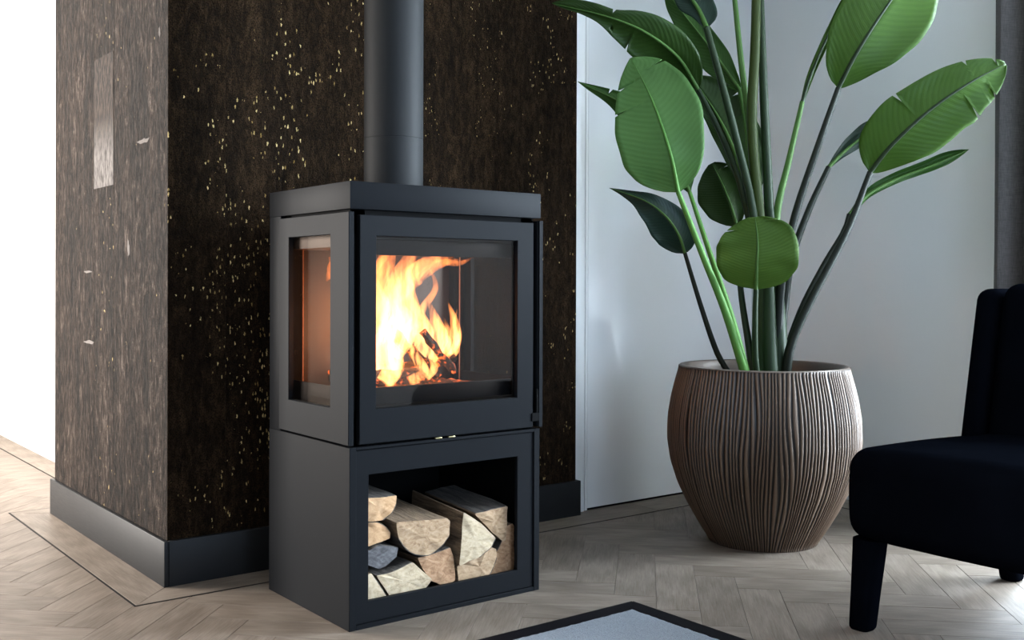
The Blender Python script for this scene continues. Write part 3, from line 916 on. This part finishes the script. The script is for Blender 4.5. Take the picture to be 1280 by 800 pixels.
# ------------------------------------------------------------------ the plant (local x = right, local y = away, z = up)
YAW = math.atan2(-.61149, .79125)
plant = thing('bird_of_paradise_plant', 'tall strelitzia with broad paddle leaves on long stalks, in the ribbed planter', 'plant', (PX, PY, 0), YAW)
def mk_leaf(name, c_lo, c_hi, trans=.18, rough=.42):
    t = NT(name)
    uv = t.n('ShaderNodeUVMap'); uv.uv_map = 'UVMap'
    sp = t.n('ShaderNodeSeparateXYZ'); t.l(uv.outputs[0], sp.inputs[0])
    s = t.math('ABSOLUTE', t.math('SUBTRACT', sp.outputs[0], .5))
    ph = t.math('SUBTRACT', sp.outputs[1], t.math('MULTIPLY', t.math('POWER', s, 1.4), .42))
    nz = t.noise(t.coord((4, 4, 4), offset_random=True), 3, 3)
    ph = t.math('ADD', ph, t.math('MULTIPLY', nz, .018))
    rib = t.math('SINE', t.math('MULTIPLY', ph, 2 * math.pi * 26))
    fine = t.math('SINE', t.math('MULTIPLY', ph, 2 * math.pi * 83))
    hgt = t.math('ADD', t.math('MULTIPLY', rib, .8), t.math('MULTIPLY', fine, .25))
    vn = t.ramp(t.math('ADD', t.math('MULTIPLY', rib, .5), .5), [(0, 0.0), (1, 1.0)])
    col = t.mix(t.math('MULTIPLY', vn, .28), c_lo, c_hi)
    big = t.noise(t.coord((1, 1, 1), offset_random=True), 6, 2)
    col = t.mix(t.ramp(big, [(.4, 0.0), (.7, .35)]), col, tuple(x * .7 for x in c_lo))
    t.set(Base_Color=col, Roughness=rough, Specular_IOR_Level=.28)
    t.bump(hgt, .20, .0016)
    tl = t.n('ShaderNodeBsdfTranslucent'); t.l(col, tl.inputs['Color'])
    mx = t.n('ShaderNodeMixShader'); mx.inputs[0].default_value = trans
    t.l(t.p.outputs[0], mx.inputs[1]); t.l(tl.outputs[0], mx.inputs[2]); t.l(mx.outputs[0], t.out.inputs['Surface'])
    return t.m
LEAFM = {'light': mk_leaf('lit_light_green_leaf', (0.085, 0.204, 0.0493), (0.1232, 0.2677, 0.0765)),  # lit and shaded tones put into the colour, chosen leaf by leaf
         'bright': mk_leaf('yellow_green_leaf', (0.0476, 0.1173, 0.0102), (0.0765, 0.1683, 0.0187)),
         'young': mk_leaf('lit_mid_green_leaf', (0.0663, 0.1403, 0.0153), (0.102, 0.1997, 0.0289)),  # brighter copy, the light on the leaf put into its colour
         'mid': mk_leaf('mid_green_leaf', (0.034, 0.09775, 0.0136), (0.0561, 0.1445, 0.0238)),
         'dark': mk_leaf('shaded_dark_green_leaf', (0.0204, 0.0527, 0.0068), (0.0323, 0.0765, 0.01105)),
         'shaded': mk_leaf('shaded_blue_green_leaf', (0.0119, 0.034, 0.0221), (0.0204, 0.0527, 0.034), .08, .33)}
def stalk_mat(name, a, b):
    t = NT(name); n = t.noise(t.coord((9, 9, 1.2)), 6, 4)
    t.set(Base_Color=t.mix(n, a, b), Roughness=.5, Specular_IOR_Level=.25)
    return t.m
STALK = {'dark': stalk_mat('dark_green_stalk', (0.0102, 0.0221, 0.0085), (0.0238, 0.0442, 0.017)), 'black': stalk_mat('blackish_brown_stalk', (0.0048, 0.0072, 0.0048), (0.0144, 0.0192, 0.0112)),
         'green': stalk_mat('green_stalk', (.045, .115, .022), (.085, .175, .040)), 'bright': stalk_mat('bright_green_stalk', (.065, .180, .030), (.10, .25, .05)),
         'olive': stalk_mat('olive_stalk', (.020, .038, .005), (.045, .065, .010))}
RIBM = {'light': STALK['bright'], 'bright': STALK['dark'], 'young': STALK['green'], 'mid': STALK['green'], 'dark': STALK['green'], 'shaded': STALK['green']}

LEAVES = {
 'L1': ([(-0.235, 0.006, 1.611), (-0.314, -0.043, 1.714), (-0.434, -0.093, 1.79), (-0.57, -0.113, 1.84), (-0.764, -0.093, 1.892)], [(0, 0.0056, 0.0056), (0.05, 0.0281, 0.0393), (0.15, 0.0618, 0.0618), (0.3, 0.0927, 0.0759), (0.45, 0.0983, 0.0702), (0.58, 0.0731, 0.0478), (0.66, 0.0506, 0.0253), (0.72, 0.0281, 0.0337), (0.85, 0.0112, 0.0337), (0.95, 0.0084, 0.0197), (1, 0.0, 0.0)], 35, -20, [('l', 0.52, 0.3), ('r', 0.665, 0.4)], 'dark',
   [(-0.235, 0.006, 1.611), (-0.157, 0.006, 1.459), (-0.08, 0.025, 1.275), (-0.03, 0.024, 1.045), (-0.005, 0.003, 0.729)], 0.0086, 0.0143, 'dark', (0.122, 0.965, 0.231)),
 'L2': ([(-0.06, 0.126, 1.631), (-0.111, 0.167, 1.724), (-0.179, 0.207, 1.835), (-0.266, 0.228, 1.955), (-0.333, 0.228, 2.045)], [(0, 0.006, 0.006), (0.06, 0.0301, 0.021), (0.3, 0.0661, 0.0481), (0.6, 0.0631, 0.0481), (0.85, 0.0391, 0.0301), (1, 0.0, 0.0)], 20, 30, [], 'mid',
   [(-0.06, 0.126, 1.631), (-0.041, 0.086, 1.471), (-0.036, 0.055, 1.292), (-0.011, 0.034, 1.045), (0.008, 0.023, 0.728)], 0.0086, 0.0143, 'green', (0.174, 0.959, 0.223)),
 'L3': ([(-0.216, -0.043, 1.822), (-0.236, -0.013, 1.889), (-0.273, 0.008, 1.955), (-0.348, 0.048, 2.087)], [(0, 0.0086, 0.0172), (0.05, 0.0143, 0.0458), (0.15, 0.0257, 0.0572), (0.4, 0.0572, 0.0629), (0.7, 0.0458, 0.0458), (1, 0.0, 0.0)], 25, 25, [], 'shaded',
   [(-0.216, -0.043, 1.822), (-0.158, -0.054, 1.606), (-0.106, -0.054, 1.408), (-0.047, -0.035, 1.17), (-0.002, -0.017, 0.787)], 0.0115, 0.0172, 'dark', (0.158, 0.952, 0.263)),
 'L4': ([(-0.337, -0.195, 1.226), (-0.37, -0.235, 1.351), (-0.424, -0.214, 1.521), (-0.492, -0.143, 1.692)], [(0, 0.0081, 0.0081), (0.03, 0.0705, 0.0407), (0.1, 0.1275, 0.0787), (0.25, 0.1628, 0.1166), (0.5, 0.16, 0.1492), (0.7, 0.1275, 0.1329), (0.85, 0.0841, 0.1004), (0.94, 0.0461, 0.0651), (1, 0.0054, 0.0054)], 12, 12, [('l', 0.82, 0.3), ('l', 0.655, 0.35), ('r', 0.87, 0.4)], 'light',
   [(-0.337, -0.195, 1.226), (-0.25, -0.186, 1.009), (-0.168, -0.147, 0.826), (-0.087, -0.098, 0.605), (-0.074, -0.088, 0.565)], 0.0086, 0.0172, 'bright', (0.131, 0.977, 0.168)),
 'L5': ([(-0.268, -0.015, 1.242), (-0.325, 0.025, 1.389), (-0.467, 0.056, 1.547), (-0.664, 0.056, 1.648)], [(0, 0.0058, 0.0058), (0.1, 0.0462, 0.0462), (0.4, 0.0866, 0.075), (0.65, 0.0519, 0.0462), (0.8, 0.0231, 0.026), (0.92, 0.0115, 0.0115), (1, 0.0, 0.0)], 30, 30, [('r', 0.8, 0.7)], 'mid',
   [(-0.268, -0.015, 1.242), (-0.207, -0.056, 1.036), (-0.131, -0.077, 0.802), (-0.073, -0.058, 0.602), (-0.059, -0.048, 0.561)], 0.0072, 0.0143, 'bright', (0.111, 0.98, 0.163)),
 'L6': ([(-0.273, 0.054, 1.027), (-0.301, 0.024, 1.093), (-0.351, 0.005, 1.158), (-0.425, 0.005, 1.212), (-0.549, 0.035, 1.26)], [(0, 0.0086, 0.0115), (0.04, 0.049, 0.0403), (0.15, 0.0778, 0.0605), (0.35, 0.0864, 0.0605), (0.6, 0.0605, 0.0375), (0.78, 0.0231, 0.0173), (0.9, 0.0086, 0.0086), (1, 0.0, 0.0)], 25, 35, [], 'shaded',
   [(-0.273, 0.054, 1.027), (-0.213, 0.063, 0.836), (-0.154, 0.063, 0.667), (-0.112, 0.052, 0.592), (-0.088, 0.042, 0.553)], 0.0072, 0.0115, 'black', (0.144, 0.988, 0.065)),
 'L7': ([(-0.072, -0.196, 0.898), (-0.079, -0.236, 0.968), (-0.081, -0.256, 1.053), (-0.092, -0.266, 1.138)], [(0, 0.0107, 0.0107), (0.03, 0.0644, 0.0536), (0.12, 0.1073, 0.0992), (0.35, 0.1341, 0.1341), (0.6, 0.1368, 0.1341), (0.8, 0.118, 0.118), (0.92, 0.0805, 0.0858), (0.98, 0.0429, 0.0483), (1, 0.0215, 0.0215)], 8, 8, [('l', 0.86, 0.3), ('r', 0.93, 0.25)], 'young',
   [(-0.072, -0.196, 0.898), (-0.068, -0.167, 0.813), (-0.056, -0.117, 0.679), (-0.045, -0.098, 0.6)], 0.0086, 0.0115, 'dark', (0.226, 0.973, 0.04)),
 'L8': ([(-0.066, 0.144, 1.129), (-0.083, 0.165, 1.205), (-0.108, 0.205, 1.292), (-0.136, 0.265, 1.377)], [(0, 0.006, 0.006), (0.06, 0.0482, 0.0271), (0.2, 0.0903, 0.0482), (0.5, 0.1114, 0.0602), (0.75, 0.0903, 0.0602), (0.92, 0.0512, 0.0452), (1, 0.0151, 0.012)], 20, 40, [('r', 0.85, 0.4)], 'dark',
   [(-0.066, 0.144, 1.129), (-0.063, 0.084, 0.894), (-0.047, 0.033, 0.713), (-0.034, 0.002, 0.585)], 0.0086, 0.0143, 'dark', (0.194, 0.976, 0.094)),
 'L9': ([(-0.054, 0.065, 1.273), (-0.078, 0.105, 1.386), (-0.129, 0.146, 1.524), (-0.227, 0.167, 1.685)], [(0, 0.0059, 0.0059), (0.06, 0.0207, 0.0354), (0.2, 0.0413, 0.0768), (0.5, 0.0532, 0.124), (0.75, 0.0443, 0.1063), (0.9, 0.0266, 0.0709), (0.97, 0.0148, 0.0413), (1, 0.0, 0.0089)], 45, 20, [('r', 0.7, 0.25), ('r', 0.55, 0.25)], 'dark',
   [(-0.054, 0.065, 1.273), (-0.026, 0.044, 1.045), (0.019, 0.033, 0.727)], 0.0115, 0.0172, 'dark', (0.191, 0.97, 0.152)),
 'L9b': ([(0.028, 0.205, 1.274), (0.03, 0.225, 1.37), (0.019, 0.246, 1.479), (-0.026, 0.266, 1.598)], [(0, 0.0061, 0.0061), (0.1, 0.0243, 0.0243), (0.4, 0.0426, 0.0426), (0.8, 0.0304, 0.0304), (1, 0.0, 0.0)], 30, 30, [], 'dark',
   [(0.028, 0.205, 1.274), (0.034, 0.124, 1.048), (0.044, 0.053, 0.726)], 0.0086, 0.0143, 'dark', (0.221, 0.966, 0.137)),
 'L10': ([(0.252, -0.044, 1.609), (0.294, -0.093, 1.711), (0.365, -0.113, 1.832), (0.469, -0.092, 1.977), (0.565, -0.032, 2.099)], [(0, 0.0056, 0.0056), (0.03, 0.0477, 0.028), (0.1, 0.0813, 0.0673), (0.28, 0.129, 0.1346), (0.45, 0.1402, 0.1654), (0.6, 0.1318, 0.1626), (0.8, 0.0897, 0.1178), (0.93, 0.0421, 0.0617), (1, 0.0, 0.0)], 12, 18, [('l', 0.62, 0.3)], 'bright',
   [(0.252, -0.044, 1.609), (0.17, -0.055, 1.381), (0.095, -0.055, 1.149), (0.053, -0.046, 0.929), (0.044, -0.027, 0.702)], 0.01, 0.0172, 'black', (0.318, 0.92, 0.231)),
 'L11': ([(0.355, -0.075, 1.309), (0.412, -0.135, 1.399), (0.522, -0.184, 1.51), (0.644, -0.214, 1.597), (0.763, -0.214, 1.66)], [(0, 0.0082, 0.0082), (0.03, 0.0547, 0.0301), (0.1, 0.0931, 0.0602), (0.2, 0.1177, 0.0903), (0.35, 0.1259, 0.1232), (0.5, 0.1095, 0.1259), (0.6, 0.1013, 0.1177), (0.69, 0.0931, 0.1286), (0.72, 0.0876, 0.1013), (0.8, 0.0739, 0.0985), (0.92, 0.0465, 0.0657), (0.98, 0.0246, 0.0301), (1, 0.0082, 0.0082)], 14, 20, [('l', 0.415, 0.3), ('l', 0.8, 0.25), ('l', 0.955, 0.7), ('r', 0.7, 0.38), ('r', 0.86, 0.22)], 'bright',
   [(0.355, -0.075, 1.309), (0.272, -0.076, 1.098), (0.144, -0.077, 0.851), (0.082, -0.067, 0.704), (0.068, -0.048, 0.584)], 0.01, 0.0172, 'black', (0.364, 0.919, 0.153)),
 'L12a': ([(0.269, 0.125, 1.348), (0.332, 0.146, 1.407), (0.431, 0.176, 1.482), (0.554, 0.186, 1.562)], [(0, 0.006, 0.006), (0.15, 0.0179, 0.0119), (0.35, 0.0328, 0.0239), (0.6, 0.0417, 0.0358), (0.85, 0.0268, 0.0268), (1, 0.0, 0.0)], 45, 45, [], 'shaded',
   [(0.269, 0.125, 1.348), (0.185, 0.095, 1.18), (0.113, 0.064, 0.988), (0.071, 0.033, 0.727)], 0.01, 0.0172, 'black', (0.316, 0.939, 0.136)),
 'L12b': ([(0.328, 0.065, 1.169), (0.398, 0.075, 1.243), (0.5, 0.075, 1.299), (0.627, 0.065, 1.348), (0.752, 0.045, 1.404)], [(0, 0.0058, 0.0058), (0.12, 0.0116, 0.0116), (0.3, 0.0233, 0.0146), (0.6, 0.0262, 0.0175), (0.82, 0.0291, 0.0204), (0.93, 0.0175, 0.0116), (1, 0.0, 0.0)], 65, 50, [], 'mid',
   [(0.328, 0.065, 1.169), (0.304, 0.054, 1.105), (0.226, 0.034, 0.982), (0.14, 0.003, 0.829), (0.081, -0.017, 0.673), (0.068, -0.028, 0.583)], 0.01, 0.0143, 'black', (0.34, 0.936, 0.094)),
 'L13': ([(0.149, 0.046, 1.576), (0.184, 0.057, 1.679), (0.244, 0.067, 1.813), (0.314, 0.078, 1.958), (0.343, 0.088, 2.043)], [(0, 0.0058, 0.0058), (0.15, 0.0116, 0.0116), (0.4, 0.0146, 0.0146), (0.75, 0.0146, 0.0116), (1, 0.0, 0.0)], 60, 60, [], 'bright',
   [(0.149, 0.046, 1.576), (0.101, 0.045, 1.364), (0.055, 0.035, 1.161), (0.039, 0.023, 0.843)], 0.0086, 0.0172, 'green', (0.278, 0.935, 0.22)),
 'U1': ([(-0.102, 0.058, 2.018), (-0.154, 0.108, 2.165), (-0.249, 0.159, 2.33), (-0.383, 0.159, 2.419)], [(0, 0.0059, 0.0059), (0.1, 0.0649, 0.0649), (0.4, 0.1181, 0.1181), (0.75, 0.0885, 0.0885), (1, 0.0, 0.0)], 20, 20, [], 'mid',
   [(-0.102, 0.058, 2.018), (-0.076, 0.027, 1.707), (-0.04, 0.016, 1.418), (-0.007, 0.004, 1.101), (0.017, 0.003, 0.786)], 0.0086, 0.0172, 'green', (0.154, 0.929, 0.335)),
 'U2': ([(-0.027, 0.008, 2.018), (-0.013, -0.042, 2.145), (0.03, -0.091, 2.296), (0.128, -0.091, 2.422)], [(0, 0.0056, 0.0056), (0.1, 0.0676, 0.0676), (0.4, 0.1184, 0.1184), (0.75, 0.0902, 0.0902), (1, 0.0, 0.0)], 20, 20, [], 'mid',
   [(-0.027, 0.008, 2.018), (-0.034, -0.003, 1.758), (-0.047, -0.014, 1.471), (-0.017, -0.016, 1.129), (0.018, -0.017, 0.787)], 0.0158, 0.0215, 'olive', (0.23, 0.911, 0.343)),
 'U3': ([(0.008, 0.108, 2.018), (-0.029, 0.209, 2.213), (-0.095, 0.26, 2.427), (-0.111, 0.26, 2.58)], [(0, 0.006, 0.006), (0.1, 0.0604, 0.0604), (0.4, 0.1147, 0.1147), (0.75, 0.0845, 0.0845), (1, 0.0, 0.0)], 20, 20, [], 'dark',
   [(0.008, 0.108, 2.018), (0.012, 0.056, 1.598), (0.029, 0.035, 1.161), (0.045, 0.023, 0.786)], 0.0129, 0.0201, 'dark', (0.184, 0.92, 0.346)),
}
SHEATHS = [([(0.002, -0.028, 0.565), (-0.001, -0.027, 0.787), (-0.008, -0.016, 1.015), (-0.018, 0.005, 1.216)], 0.0401, 0.0143), ([(0.053, -0.008, 0.564), (0.047, -0.017, 0.787), (0.037, -0.006, 0.987), (0.022, 0.005, 1.187)], 0.0373, 0.0143), ([(0.014, -0.048, 0.567), (0.008, -0.057, 0.76), (0.008, -0.046, 0.929), (0.006, -0.016, 1.1)], 0.0315, 0.0115), ([(0.04, 0.032, 0.56), (0.039, 0.033, 0.785), (0.024, 0.034, 1.074)], 0.0401, 0.0172)]

def lerp_w(ws, t, side):
    for (t0, *a), (t1, *b) in zip(ws, ws[1:]):
        if t <= t1:
            u = (t - t0) / max(t1 - t0, 1e-6)
            u2 = u * u * (3 - 2 * u) * .35 + u * .65
            return a[side] + (b[side] - a[side]) * u2
    return ws[-1][1 + side]
for name, (mid, ws, al, ar, notches, ckey, pet, r0, r1, pkey, facing) in LEAVES.items():
    ts = sorted({0, .008, .016} | {i / 46 for i in range(47)} | {x for _, tn, _ in notches for x in (tn - .013, tn, tn + .006)})
    ts = [t for t in ts if t <= 1]
    C = catmull(mid, ts)
    VIEW = Vector(facing)
    bm = bmesh.new()
    uvl = bm.loops.layers.uv.new('UVMap')
    NS = 9
    rows = []
    for i, t in enumerate(ts):
        tan = (C[min(i + 1, len(C) - 1)] - C[max(i - 1, 0)]).normalized()
        left = tan.cross(VIEW).normalized()
        rowv = []
        for side, ang in ((0, al), (1, ar)):
            h = min(.05, t * .8, 1 - t)
            w = sum(lerp_w(ws, t + h * q, side) * g for q, g in ((-1, .12), (-.6, .2), (-.2, .18), (.2, .18), (.6, .2), (1, .12)))
            for sd, tn, dep in notches:
                if (sd == 'l') == (side == 0):
                    if t <= tn: w *= 1 - dep * max(0, 1 - (tn - t) / .013)
                    else: w *= 1 - dep * max(0, 1 - (t - tn) / .006)
            n0 = left if side == 0 else -left
            half = []
            for k in range(NS):
                s = k / (NS - 1)
                a = math.radians(ang) * (1.25 - .5 * s)
                wav = mnoise.noise(Vector((t * 5, s * 2, side * 9 + len(name) * 3.1 + mid[0][0] * 20))) * .010 * s
                half.append(C[i] + n0 * (w * s) + VIEW * (math.tan(a) * w * s - .25 * w * s * s * math.tan(math.radians(ang)) + wav))
            rowv.append(half)
        line = [bm.verts.new(p) for p in rowv[0][::-1]] + [bm.verts.new(p) for p in rowv[1][1:]]
        rows.append(line)
    m = 2 * NS - 1
    for i in range(len(ts) - 1):
        for k in range(m - 1):
            f = bm.faces.new((rows[i][k], rows[i][k + 1], rows[i + 1][k + 1], rows[i + 1][k]))
            for lp, (u, v) in zip(f.loops, ((k, i), (k + 1, i), (k + 1, i + 1), (k, i + 1))):
                lp[uvl].uv = (u / (m - 1), ts[v])
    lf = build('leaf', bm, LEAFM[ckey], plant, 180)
    sol = lf.modifiers.new('thick', 'SOLIDIFY'); sol.thickness = .0012; sol.offset = 0
    bm = bmesh.new()
    step = max(1, len(C) // 20)
    rp = C[::step]
    add_tube(bm, [p - VIEW * .0012 for p in rp], r0 * .85, .0008, 8)
    build('midrib', bm, RIBM[ckey], lf, 60)
    bm = bmesh.new()
    add_tube(bm, catmull(pet, 16), r0, r1, 12)
    build('stalk', bm, STALK[pkey], lf, 60)
for pts, ra, rb in SHEATHS:
    bm = bmesh.new()
    add_tube(bm, catmull(pts, 14), ra, rb, 14)
    build('stem_sheath', bm, STALK['dark'], plant, 60)

# ------------------------------------------------------------------ armchair
def mk_velvet():
    t = NT('midnight_blue_velvet')
    n = t.noise(t.coord((1, 1, 1)), 26, 4, .6)
    n2 = t.noise(t.coord(), 7, 3)
    t.set(Base_Color=t.mix(n2, (0.00099, 0.001265, 0.00209), (0.00264, 0.0033, 0.00539)), Roughness=.85, Specular_IOR_Level=.0)
    t.p.inputs['Sheen Weight'].default_value = .0; t.p.inputs['Sheen Roughness'].default_value = .4
    t.p.inputs['Sheen Tint'].default_value = (.10, .16, .30, 1)
    t.bump(n, .15, .002)
    return t.m
M['velvet'] = mk_velvet()
CH = Vector((1.48, -1.08, 0))
chair = thing('armchair', 'low armless cocktail chair in midnight blue velvet, cut off at the right', 'chair', CH)
def soft_box(name, x0, x1, y0, y1, z0, z1, r, shape=None, cuts=10):
    bm = bmesh.new()
    add_box(bm, x0, x1, y0, y1, z0, z1, r, 5)
    bmesh.ops.subdivide_edges(bm, edges=[e for e in bm.edges if e.calc_length() > .12], cuts=cuts, use_grid_fill=True)
    if shape:
        for v in bm.verts: v.co = shape(v.co.copy())
    return part(build(name, bm, M['velvet'], None, 180), chair)
def seat_shape(c):
    t = max(0, min(1, (c.x - 1.07) / .7)); u = max(-1, min(1, (c.y + 1.08) / .34))
    if c.z > .4: c.z += -.018 * t + .016 * (1 - u * u) + .006 * math.sin(math.pi * t)
    if c.x < 1.2: c.x -= .018 * (1 - u * u) + .012 * math.sin(math.pi * max(0, min(1, (c.z - .23) / .25)))
    return c
soft_box('seat', 1.090, 1.90, -1.425, -.742, .232, .474, .052, seat_shape)
def lean(c):
    c.x += .215 * max(0, c.z - .44) * 1.0
    return c
def centre(c):
    c = lean(c); u = max(-1, min(1, (c.y + 1.08) / .30)); c.x -= .015 * (1 - u * u); return c
soft_box('backrest', 1.745, 1.93, -1.385, -.775, .40, .918, .045, centre)
soft_box('back_wing', 1.752, 1.93, -.773, -.688, .40, .902, .036, lean, 4)
soft_box('back_wing', 1.752, 1.93, -1.472, -1.387, .40, .902, .036, lean, 4)
for lx, ly, sx_, sy_ in ((1.134, -.795, -1, 1), (1.134, -1.37, -1, -1), (1.845, -.80, 1, 1), (1.845, -1.36, 1, -1)):
    bm = bmesh.new()
    prof = [(0, .026), (.006, .030), (.012, .031), (.10, .034), (.236, .040)]
    rings = []
    for z, r in prof:
        cx_, cy_ = lx + sx_ * .035 * (.236 - z) / .236, ly
        rings.append([bm.verts.new((cx_ + r * math.copysign(abs(math.cos(a)) ** .6, math.cos(a)), cy_ + r * math.copysign(abs(math.sin(a)) ** .6, math.sin(a)), z)) for a in [2 * math.pi * k / 24 for k in range(24)]])
    for a, b in zip(rings, rings[1:]):
        for k in range(24): bm.faces.new((a[k], a[(k + 1) % 24], b[(k + 1) % 24], b[k]))
    bm.faces.new(rings[0][::-1]); bm.faces.new(rings[-1])
    part(build('leg', bm, M['velvet'], None, 60), chair)

# ------------------------------------------------------------------ curtain
def mk_curtain():
    t = NT('dark_taupe_linen_curtain')
    a = t.noise(t.coord((1, 60, 700)), 1, 3); b = t.noise(t.coord((1, 700, 40)), 1, 3)
    f = t.math('ADD', t.math('MULTIPLY', a, .5), t.math('MULTIPLY', b, .5))
    t.set(Base_Color=t.ramp(f, [(.35, (.060, .054, .053)), (.65, (.14, .128, .125))]), Roughness=.9)
    t.bump(f, .3, .001)
    return t.m
M['curtain'] = mk_curtain()
bm = bmesh.new()
rows = []
NYC, NZC = 150, 26
for j in range(NZC + 1):
    z = .015 + (2.56 - .015) * j / NZC
    row = []
    for i in range(NYC + 1):
        s = i / NYC
        y = -.425 - .22 * s
        ph = s * 2 * math.pi * 2.0
        amp = .034 + .010 * (1 - z / 2.6)
        x = 2.445 - amp * math.cos(ph + .25 * math.sin(z * 1.3) + math.pi * .9) + .006 * mnoise.noise(Vector((s * 9, z * 1.5, 0)))
        y += .016 * math.sin(2 * ph) * .5 + (.006 * (1 - z / 2.6)) - .012 * (z / 2.6 - .5)
        row.append(bm.verts.new((x, y, z)))
    rows.append(row)
for a, b in zip(rows, rows[1:]):
    for i in range(NYC): bm.faces.new((a[i], a[i + 1], b[i + 1], b[i]))
cur = build('curtain', bm, M['curtain'], None, 180)
sol = cur.modifiers.new('thick', 'SOLIDIFY'); sol.thickness = .003
tag(cur, 'dark taupe linen curtain hanging in folds at the right wall', 'curtain')

# ------------------------------------------------------------------ rug
def mk_rug():
    t = NT('blue_grey_short_pile')
    n = t.noise(t.coord(), 190, 4, .75); n2 = t.noise(t.coord(), 7, 3)
    c = t.mix(n, (0.051, 0.0612, 0.0782), (0.306, 0.34, 0.391))
    t.set(Base_Color=t.mix(t.ramp(n2, [(.4, 0.0), (.65, .5)]), c, (.17, .19, .225)), Roughness=1.0, Specular_IOR_Level=.1)
    t.p.inputs['Sheen Weight'].default_value = .2
    t.bump(n, 1.0, .006)
    return t.m
M['rug'] = mk_rug()
M['binding'] = plain('black_leather_binding', (.004, .0035, .005), .6, spec=.05, bump=.3, noise_scale=250, var=.2)
rx1, ry1, rx0, ry0 = .757, -.277, -1.75, -2.35
rug = thing('rug', 'blue-grey short pile rug bound in black leather, in front of the stove', 'rug', ((rx0 + rx1) / 2, (ry0 + ry1) / 2, 0))
BW = .058
bm = bmesh.new()
bmesh.ops.create_grid(bm, x_segments=250, y_segments=210, size=.5)
for v in bm.verts:
    x = rx0 + BW - .004 + (v.co.x + .5) * (rx1 - rx0 - 2 * BW + .008); y = ry0 + BW - .004 + (v.co.y + .5) * (ry1 - ry0 - 2 * BW + .008)
    edge = abs(v.co.x) > .499 or abs(v.co.y) > .499
    v.co = Vector((x, y, .0100 if edge else .0146 + R.uniform(-.0011, .0011)))
o = part(build('pile', bm, M['rug'], None, 180), rug); o['kind'] = 'stuff'
for a in (((rx0, ry1), (rx1, ry1), (rx1 - BW, ry1 - BW), (rx0 + BW, ry1 - BW)), ((rx1, ry1), (rx1, ry0), (rx1 - BW, ry0 + BW), (rx1 - BW, ry1 - BW)),
          ((rx1, ry0), (rx0, ry0), (rx0 + BW, ry0 + BW), (rx1 - BW, ry0 + BW)), ((rx0, ry0), (rx0, ry1), (rx0 + BW, ry1 - BW), (rx0 + BW, ry0 + BW))):
    bm = bmesh.new()
    lo = [bm.verts.new((*p, .001)) for p in a]; hi = [bm.verts.new((*p, .0125)) for p in a]
    bm.faces.new(lo[::-1]); bm.faces.new(hi)
    for k in range(4): bm.faces.new((lo[k], lo[(k + 1) % 4], hi[(k + 1) % 4], hi[k]))
    bmesh.ops.bevel(bm, geom=list(bm.edges), offset=.002, segments=2, affect='EDGES')
    part(build('binding', bm, M['binding'], None, 50), rug)
